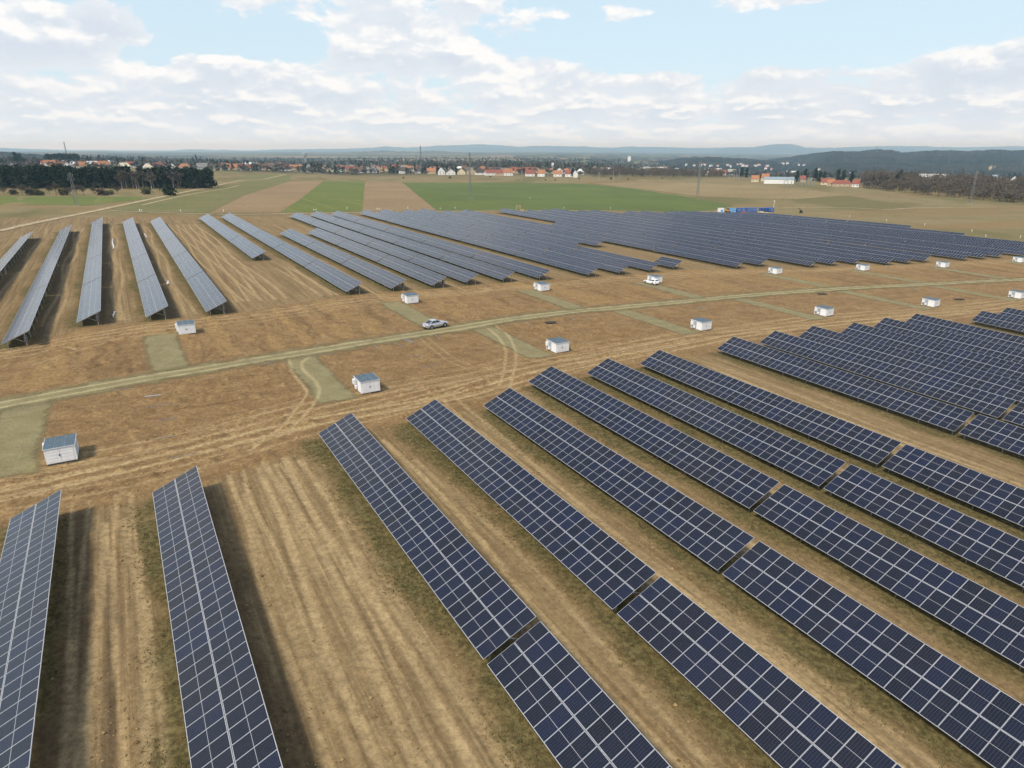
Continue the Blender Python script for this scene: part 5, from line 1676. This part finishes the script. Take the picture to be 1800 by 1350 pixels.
# far tower block
v = at(1106, 284); s = v.y * 1.0625 / 1150
root = bpy.data.objects.new('tower_block', None); COL.objects.link(root); root.location = v; tag(root, 'pale tower block far out on the hazy plain', 'tower block')
b = MB(); b.box(-2 * s, 2 * s, 0, 3 * s, -2, 7.5 * s); link('wall', b.mesh('wall', WALLS['white']), root)
b = MB(); b.box(-1 * s, 1 * s, .8 * s, 2 * s, 7.5 * s + .01, 8.2 * s); link('lift_house', b.mesh('lift_house', WALLS['grey']), root)
for i, px in enumerate((1586, 1591.5)):
    v = at(px, 321.5); s = v.y * 1.0625 / 1150; b = MB(); root = bpy.data.objects.new('silo', None); COL.objects.link(root); root.location = v
    b.cyl((0, 0, -1), (0, 0, 14.5 * s), 1.8 * s, n=16); link('barrel', b.mesh('barrel', M['machine']), root)
    b = MB(); b.cyl((0, 0, 14.5 * s + .01), (0, 0, 16 * s), 1.9 * s, .3 * s, 16); link('cap', b.mesh('cap', M['machine']), root)
    tag(root, f'dark upright silo beyond the wood, {"left" if i == 0 else "right"} of two', 'silo', 'two dark silos')
POLES = [(917, 318, 300), (962.5, 312, 303), (1052.5, 318, 302), (1078, 320, 302), (1088, 318, 303), (1281, 315, 302), (1290, 315, 302), (1294, 314, 301), (1298.5, 315, 297), (1339, 318, 304), (1350, 316, 304)]
for i, (px, py, top) in enumerate(POLES):
    v = at(px, py); h = CAM_H + ray(px, top)[2] / ray(px, top)[1] * v.y - v.z
    root = bpy.data.objects.new('utility_pole', None); COL.objects.link(root); root.location = v; tag(root, f'pale thin utility pole at the far rim of the fields, {ordinal(i + 1)} from the left', 'pole', 'utility poles at the far rim')
    b = MB(); b.cyl((0, 0, -.3), (0, 0, h), .26, .17, 8); link('pole', b.mesh('pole', M['tank']), root)
    b = MB(); b.bar((-1.0, 0, h - .5), (1.0, 0, h - .5), .14); link('crossarm', b.mesh('crossarm', M['tank']), root)
for i, px in enumerate((1381, 1394, 1405, 1413, 1420, 1427)):
    v = at(px, 327.5 + .25 * (i % 2)); h = (9.5 + 2 * (i % 3)) * v.y / 1150
    root = bpy.data.objects.new('switchyard_gantry', None); COL.objects.link(root); root.location = v; root.rotation_euler = (0, 0, .3)
    b = MB()
    for sx in (-2.6, 2.6):
        b.bar((sx - .5, 0, 0), (sx, 0, h), .28); b.bar((sx + .5, 0, 0), (sx, 0, h), .28)
        for k in range(4):
            b.bar((sx - .5 + .12 * k, 0, h * k / 4), (sx + .4 - .12 * k, 0, h * (k + 1) / 4), .12)
    link('frame', b.mesh('frame', M['steel']), root)
    b = MB(); b.bar((-2.8, 0, h), (2.8, 0, h), .3); link('crossbeam', b.mesh('crossbeam', M['steel']), root)
    for sx in (-1.5, 0, 1.5):
        b = MB(); b.cyl((sx, 0, h - .2), (sx, 0, h - 1.6), .14, n=6); link('insulator', b.mesh('insulator', M['tank']), root)
    tag(root, f'grey steel switchyard gantry beside the blue-roofed warehouse, {ordinal(i + 1)} from the left', 'gantry', 'gantries of the switchyard')
p = on_hill(1540.5, 267.5)
if p:
    lattice(1540.5, 267, 258.5, 'thin mast on the crest of the wooded hill', 0, 2.5, 1.2, 'radio_mast', 'mast', .6, p)

# markers and fence
MK = [(246, 372.5), (249.5, 373), (318, 373), (393, 373), (552, 371.5), (556, 371.5), (610, 368.5), (663, 370), (667, 369.5), (717, 368), (774, 369), (800, 368), (931.5, 350), (991, 367.5), (1073, 368), (1493, 382), (1558, 389.5), (1625, 397), (1708, 408), (1732, 417), (1793, 419)]
for i, (px, py) in enumerate(MK):
    v = at(px, py); root = bpy.data.objects.new('marker_post', None); COL.objects.link(root); root.location = v
    b = MB(); b.box(-.05, .05, -.05, .05, -.2, 1.2); link('post', b.mesh('post', M['white_post']), root)
    b = MB(); b.box(-.2, .2, -.08, -.052, .8, 1.18); link('board', b.mesh('board', M['white_post']), root)
    tag(root, f'small white marker board on a post around the panels, {ordinal(i + 1)} from the left', 'marker post', 'white marker posts around the solar farm')


def fence(pts, label, gap=9.0):
    L = smooth_line([ps_of(at(*q)) for q in pts], gap)
    root = bpy.data.objects.new('wire_fence', None); COL.objects.link(root)
    P_ = [gps(*q) for q in L]; root.location = P_[0]; w = MB(); b = MB(); b.cyl((0, 0, -.3), (0, 0, 2.0), .04, n=6); pm = b.mesh('post', M['steel'])
    for i, q in enumerate(P_):
        link('post', pm, root, loc=q - P_[0])
        if i:
            for h in (.3, .9, 1.5, 1.95):
                w.bar(P_[i - 1] - P_[0] + Vector((0, 0, h)), q - P_[0] + Vector((0, 0, h)), .012)
    link('wire', w.mesh('wire', M['steel']), root)
    tag(root, label, 'fence')


fence([(-30, 419), (0, 412), (60, 398), (120, 386), (183, 374), (250, 376), (345, 378.5)], 'thin wire fence on posts along the dirt track on the left')
fence([(345, 378.5), (420, 380), (500, 379), (636, 375.5), (770, 373.5), (900, 372.8)], 'thin wire fence on posts behind the far ends of the panel rows')

# ------------------------------------------------------------------ the builders' camp behind the far rows
def container(px, py, L, mat, label, turn, windows=3, doors=0, h=2.6):
    v = at(px, py); root = bpy.data.objects.new('site_container', None); COL.objects.link(root); root.location = v; root.rotation_euler = (0, 0, turn)
    b = MB(); b.box(-L / 2, L / 2, 0, 2.45, .1, h)
    for i in range(int(L / .5)):
        x = -L / 2 + .25 + i * .5; b.box(x, x + .22, -.03, -.002, .25, h - .15); b.box(x, x + .22, 2.452, 2.48, .25, h - .15)
    link('wall', b.mesh('wall', mat), root)
    b = MB(); b.box(-L / 2 - .06, L / 2 + .06, -.09, 2.54, h + .003, h + .14); link('roof', b.mesh('roof', mat), root)
    for i in range(windows):
        x = -L / 2 + L * (i + .5) / windows
        b = MB(); b.box(x - .6, x + .6, -.07, -.032, 1.1, 2.1); wn = link('window', b.mesh('window', M['window_white']), root)
        b = MB(); b.box(x - .5, x + .5, -.085, -.072, 1.2, 2.0); link('pane', b.mesh('pane', M['pane']), wn)
    for i in range(doors):
        x = -L / 2 + L * (i + .5) / doors
        b = MB(); b.box(x - .5, x + .5, -.075, -.033, .15, 2.2); link('door', b.mesh('door', M['machine']), root)
    return tag(root, label, 'container', 'site containers of the builders camp')


container(1288, 373.6, 4.0, M['sky_box'], 'light blue site container at the left end of the blue row', -.1, 1)
container(1303, 373.4, 6.0, M['blue_box'], 'dark blue site container with white windows, left of the long row', .10, 2)
container(1322, 372.6, 6.6, M['blue_box'], 'dark blue site container with white windows, right of the long row', .10, 3)
for i, px in enumerate((1338.5, 1343.7, 1349)):
    container(px, 372.9, 1.9, M['blue_box'], f'narrow blue site box with dark open door, {ordinal(i + 1)} from the left', .1, 0, 1)
container(1356, 372.5, 3.0, M['blue_box'], 'blue site container at the right end of the camp, beside a white mast', .1, 1)
container(1268, 373.0, 3.4, M['white_wall'], 'small white site cabin at the left end of the camp', .1, 1, 0, 2.4)
v = at(1268.5, 374.2); b = MB(); root = bpy.data.objects.new('portable_toilet', None); COL.objects.link(root); root.location = v
b.box(-.6, .6, -.6, .6, .05, 2.1); link('body', b.mesh('body', M['sky_box']), root)
b = MB(); b.box(-.64, .64, -.64, .64, 2.103, 2.28); link('roof', b.mesh('roof', M['white_wall']), root)
b = MB(); b.box(-.42, .42, -.64, -.603, .12, 1.95); link('door', b.mesh('door', M['sky_box']), root)
tag(root, 'small bright blue cubicle in front of the white site cabin', 'portable toilet')
v = at(1279, 373.4); root = bpy.data.objects.new('wheel_loader', None); COL.objects.link(root); root.location = v
b = MB(); b.box(-1.6, 1.2, -.8, .8, .7, 1.7); link('body', b.mesh('body', M['orange_plastic']), root)
b = MB(); b.box(-.6, .5, -.7, .7, 1.703, 2.7); link('cab', b.mesh('cab', M['pane']), root)
b = MB(); b.bar((1.1, 0, 1.2), (2.3, 0, .5), .3); b.box(2.2, 2.8, -1, 1, .1, .9); link('bucket', b.mesh('bucket', M['orange_plastic']), root)
wm = MB(); wm.cyl((0, -.2, 0), (0, .2, 0), .6, n=14); wm = wm.mesh('wheel', M['black'])
for x in (-1.1, .8):
    for y in (-.95, .95):
        link('wheel', wm, root, loc=(x, y, .58))
tag(root, 'orange-yellow loader standing between white cabin and blue containers', 'loader')
v = at(1359, 372); root = bpy.data.objects.new('lamp_mast', None); COL.objects.link(root); root.location = v
b = MB(); b.cyl((0, 0, 0), (0, 0, 6.6), .14, .10, 8); link('pole', b.mesh('pole', M['white_post']), root)
b = MB(); b.box(-.5, .5, -.15, .15, 6.6, 7.0); link('floodlight', b.mesh('floodlight', M['white_post']), root)
tag(root, 'thin white lamp mast at the right end of the blue containers', 'mast')


def heap(px, py, w, h, mat, label, name, seed):
    v = at(px, py); r_ = random.Random(seed); n_, m_ = 12, 5; vs = [(0, 0, h)]; fs = []
    for j in range(1, m_ + 1):
        for i in range(n_):
            a = 2 * math.pi * i / n_; q = w / 2 * j / m_ * r_.uniform(.85, 1.15)
            vs.append((q * math.cos(a) * 1.5, q * math.sin(a), h * (1 - (j / m_) ** 1.3) * r_.uniform(.8, 1.15) - .1 * (j == m_)))
    for i in range(n_):
        fs.append((0, 1 + i, 1 + (i + 1) % n_))
        for j in range(m_ - 1):
            a = 1 + j * n_; fs.append((a + i, a + n_ + i, a + n_ + (i + 1) % n_, a + (i + 1) % n_))
    me_ = bpy.data.meshes.new(name); me_.from_pydata(vs, [], fs); me_.materials.append(mat)
    o = link(name, me_); o.location = v; tag(o, label, name.replace('_', ' '))


heap(1338, 375, 5, 1.5, M['sand'], 'pale heap of sand and timber before the blue site boxes', 'sand_heap', 3)
heap(1348, 376, 3.4, 1.1, M['sand'], 'smaller pale heap right of the sand heap', 'sand_heap', 4)
v = at(1313, 375); root = bpy.data.objects.new('pipe_stack', None); COL.objects.link(root); root.location = v; root.rotation_euler = (0, 0, .35)
for i in range(6):
    b = MB(); x = (i % 3) * .5; z = .28 + (i // 3) * .48; b.cyl((-3.5, x, z), (3.5, x, z), .24, n=10); link('pipe', b.mesh('pipe', M['red_pipe']), root)
tag(root, 'stack of red pipes in front of the blue containers', 'pipe stack')
v = at(1408, 374.5); root = bpy.data.objects.new('piling_rig', None); COL.objects.link(root); root.location = v
b = MB()
for y in (-.8, .8):
    b.box(-1.4, 1.4, y - .22, y + .22, 0, .7)
link('crawler', b.mesh('crawler', M['black']), root)
b = MB(); b.box(-1.2, 1.0, -.8, .8, .72, 2.0); b.box(-1.2, -.2, -.6, .6, 2.003, 2.6); link('body', b.mesh('body', M['machine']), root)
root.scale = (.72, .72, .72); b = MB(); b.bar((.9, 0, 1.4), (-3.2, 0, 4.6), .5, .4); b.bar((.2, 0, 2.0), (-1.2, 0, 3.1), .18); link('mast', b.mesh('mast', M['machine']), root)
tag(root, 'dark piling rig with slanting mast at the right end of the far rows', 'piling rig')
v = at(911, 371.5); root = bpy.data.objects.new('timber_frame', None); COL.objects.link(root); root.location = v; root.rotation_euler = (0, 0, .4)
b = MB()
for x in (-1.2, 1.2):
    for y in (-.6, .6):
        b.bar((x, y, 0), (x, y, 3.2), .16)
b.bar((-1.3, -.6, 3.2), (1.3, -.6, 3.2), .16); b.bar((-1.3, .6, 3.2), (1.3, .6, 3.2), .16); b.bar((-1.2, -.6, 1.7), (1.2, -.6, 2.9), .14); b.box(1.5, 3.4, -.5, .5, 0, .9)
m_ = b.mesh('timber_frame', WALLS['tan'])
link('frame', m_, root); tag(root, 'open tan timber frame behind the far rows at the field edge', 'timber frame')

# ------------------------------------------------------------------ air
mh = bpy.data.materials.new('hazy_air'); mh.use_nodes = True; nt = mh.node_tree; nt.nodes.clear()
ot = nt.nodes.new('ShaderNodeOutputMaterial'); pv = nt.nodes.new('ShaderNodeVolumePrincipled')
pv.inputs['Color'].default_value = HAZE_COL; pv.inputs['Absorption Color'].default_value = (1, 1, 1, 1); pv.inputs['Density'].default_value = HAZE; pv.inputs['Anisotropy'].default_value = .1
nt.links.new(pv.outputs[0], ot.inputs['Volume'])
b = MB(); b.box(-34000, 34000, -8000, 36000, -80, 200)
o = link('haze', b.mesh('haze', mh)); o['kind'] = 'stuff'; o['label'] = 'thin blue haze in the air over the plain'; o['category'] = 'haze'

# ------------------------------------------------------------------ sky
SUN_H = rad(SUN_HEAD); SUN_E = rad(SUN_EL)
wd = bpy.data.worlds.new('World'); SC.world = wd; wd.use_nodes = True
m = NT.__new__(NT); m.t = wd.node_tree; m.t.nodes.clear(); m.mat = None
out = m.n('ShaderNodeOutputWorld'); bg = m.n('ShaderNodeBackground')
dirn = m.n('ShaderNodeTexCoord').outputs['Generated']
sep = m.n('ShaderNodeSeparateXYZ'); m.set(sep.inputs[0], dirn)
sky = m.n('ShaderNodeTexSky', sky_type='NISHITA'); sky.sun_disc = False
sky.sun_elevation = SUN_E; sky.sun_rotation = SUN_H % (2 * math.pi); sky.air_density = 1.0; sky.dust_density = 1.4; sky.altitude = 150
az = m.math('ARCTAN2', sep.outputs[0], sep.outputs[1]); el = m.math('ARCSINE', sep.outputs[2])


def comb(a, b, c=0.0):
    k = m.n('ShaderNodeCombineXYZ'); m.set(k.inputs[0], a); m.set(k.inputs[1], b); m.set(k.inputs[2], c)
    return k.outputs[0]


elp = m.math('MAXIMUM', el, -.02)
# nearer the horizon the clouds are farther off and smaller
k_ = m.math('DIVIDE', 1.0, m.math('ADD', elp, .11))
hi_v = comb(m.math('MULTIPLY', az, 10.5), m.math('MULTIPLY', elp, 21.0), .7)
lo_v = comb(m.math('MULTIPLY', az, 16.0), m.math('MULTIPLY', elp, 46.0), 3.1)
up = (0, 1, 0)


def cloud(vec, seed, dist=.15):
    return m.noise(vec, 1.0, 9, .56, dist)


def shifted(vec, dy):
    a = m.n('ShaderNodeVectorMath', operation='ADD'); m.set(a.inputs[0], vec); a.inputs[1].default_value = (.06, dy, 0)
    return a.outputs[0]


wlo = m.ramp(el, .035, .10, 1, 0)
nh, nh2 = cloud(hi_v, 0), cloud(shifted(hi_v, .22), 0)
nl, nl2 = cloud(lo_v, 1), cloud(shifted(lo_v, .26), 1)


def lerp(f, a, b):
    return m.math('ADD', a, m.math('MULTIPLY', f, m.math('SUBTRACT', b, a)))


n0 = lerp(wlo, nh, nl); n1 = lerp(wlo, nh2, nl2)
bias = m.math('ADD', m.math('ADD', m.ramp(el, .02, .125, .16, -.10), m.ramp(el, .19, .26, 0, .13)), m.ramp(el, .35, .7, 0.03, -.07))
BLOBS = [(720, 14, 300, 34, .17), (70, 45, 150, 50, .20), (270, 42, 150, 26, .16), (1390, 4, 110, 20, .22), (1135, 44, 60, 24, .16), (880, 98, 100, 40, .20), (690, 84, 120, 42, .18), (400, 135, 320, 50, .14), (1480, 128, 300, 60, .12), (1705, 96, 100, 40, .20),
         (1060, 135, 190, 40, .12), (260, 14, 120, 26, -.20), (440, 72, 130, 30, -.16), (1250, 72, 260, 44, -.22), (1640, 48, 260, 46, -.24), (1055, 78, 80, 24, -.16)]
for (px, py, rx, ry, amp) in BLOBS:
    a, b_, c = ray(px, py)
    A0 = math.atan2(a, b_); E0 = math.asin(c / math.sqrt(a * a + b_ * b_ + c * c))
    da = m.math('DIVIDE', m.math('SUBTRACT', az, A0), rx / 1150); de = m.math('DIVIDE', m.math('SUBTRACT', el, E0), ry / 1150)
    r2 = m.math('ADD', m.math('MULTIPLY', da, da), m.math('MULTIPLY', de, de))
    bias = m.math('ADD', bias, m.math('MULTIPLY', m.ramp(r2, 0, 1.6, 1, 0), amp))
dens = m.math('ADD', n0, bias)
cov = m.ramp(dens, .50, .585)
lit = m.ramp(m.math('SUBTRACT', n0, n1), -.05, .10)
thick = m.ramp(dens, .52, .80)
cl = m.mix(lit, CLOUD_SHADE, CLOUD_LIT)
cl = m.mix(m.math('MULTIPLY', thick, m.math('SUBTRACT', 1.0, lit)), cl, CLOUD_BASE)
hz = m.ramp(el, -.02, .06, .65, 0)
skyc = m.mix(m.math('MULTIPLY', SKY_TINT[3], m.ramp(el, .40, .80, 1, .25)), sky.outputs[0], m.mix(m.ramp(el, .36, .75), SKY_TINT[:3], (1.5, 2.4, 4.0)))
skyc = m.mix(m.ramp(el, .0, .10, .55, 0), skyc, HORIZON)
c = m.mix(m.math('MULTIPLY', cov, m.ramp(el, .0, .03, .75, 1.0)), skyc, cl)
c = m.mix(hz, c, HORIZON)
m.set(bg.inputs[0], c); bg.inputs[1].default_value = SKY_STRENGTH
m.t.links.new(bg.outputs[0], out.inputs[0])

sd = bpy.data.lights.new('sun', 'SUN'); sd.energy = SUN_POWER; sd.angle = rad(SUN_ANGLE); sd.color = (1.0, .91, .77)
so = bpy.data.objects.new('sun', sd); COL.objects.link(so)
sv = Vector((math.sin(SUN_H) * math.cos(SUN_E), math.cos(SUN_H) * math.cos(SUN_E), math.sin(SUN_E)))
so.rotation_euler = sv.to_track_quat('Z', 'Y').to_euler(); so.location = (-60, -40, 120)

cd = bpy.data.cameras.new('camera'); cam = bpy.data.objects.new('camera', cd); COL.objects.link(cam)
cam.location = (0, 0, CAM_H); cam.rotation_euler = (math.pi / 2 - PITCH, 0, 0)
cd.sensor_width = 36; cd.lens = 36 * 1150 / 1800; cd.clip_start = .5; cd.clip_end = 80000
SC.camera = cam
SC.view_settings.view_transform = 'Standard'; SC.view_settings.look = 'None'; SC.view_settings.gamma = 1; SC.view_settings.exposure = EXPOSURE
SC.render.engine = 'CYCLES'
SC.cycles.use_denoising = True; SC.cycles.denoiser = 'OPENIMAGEDENOISE'
SC.cycles.max_bounces = 6; SC.cycles.diffuse_bounces = 3; SC.cycles.glossy_bounces = 3; SC.cycles.volume_bounces = 2; SC.cycles.transparent_max_bounces = 8
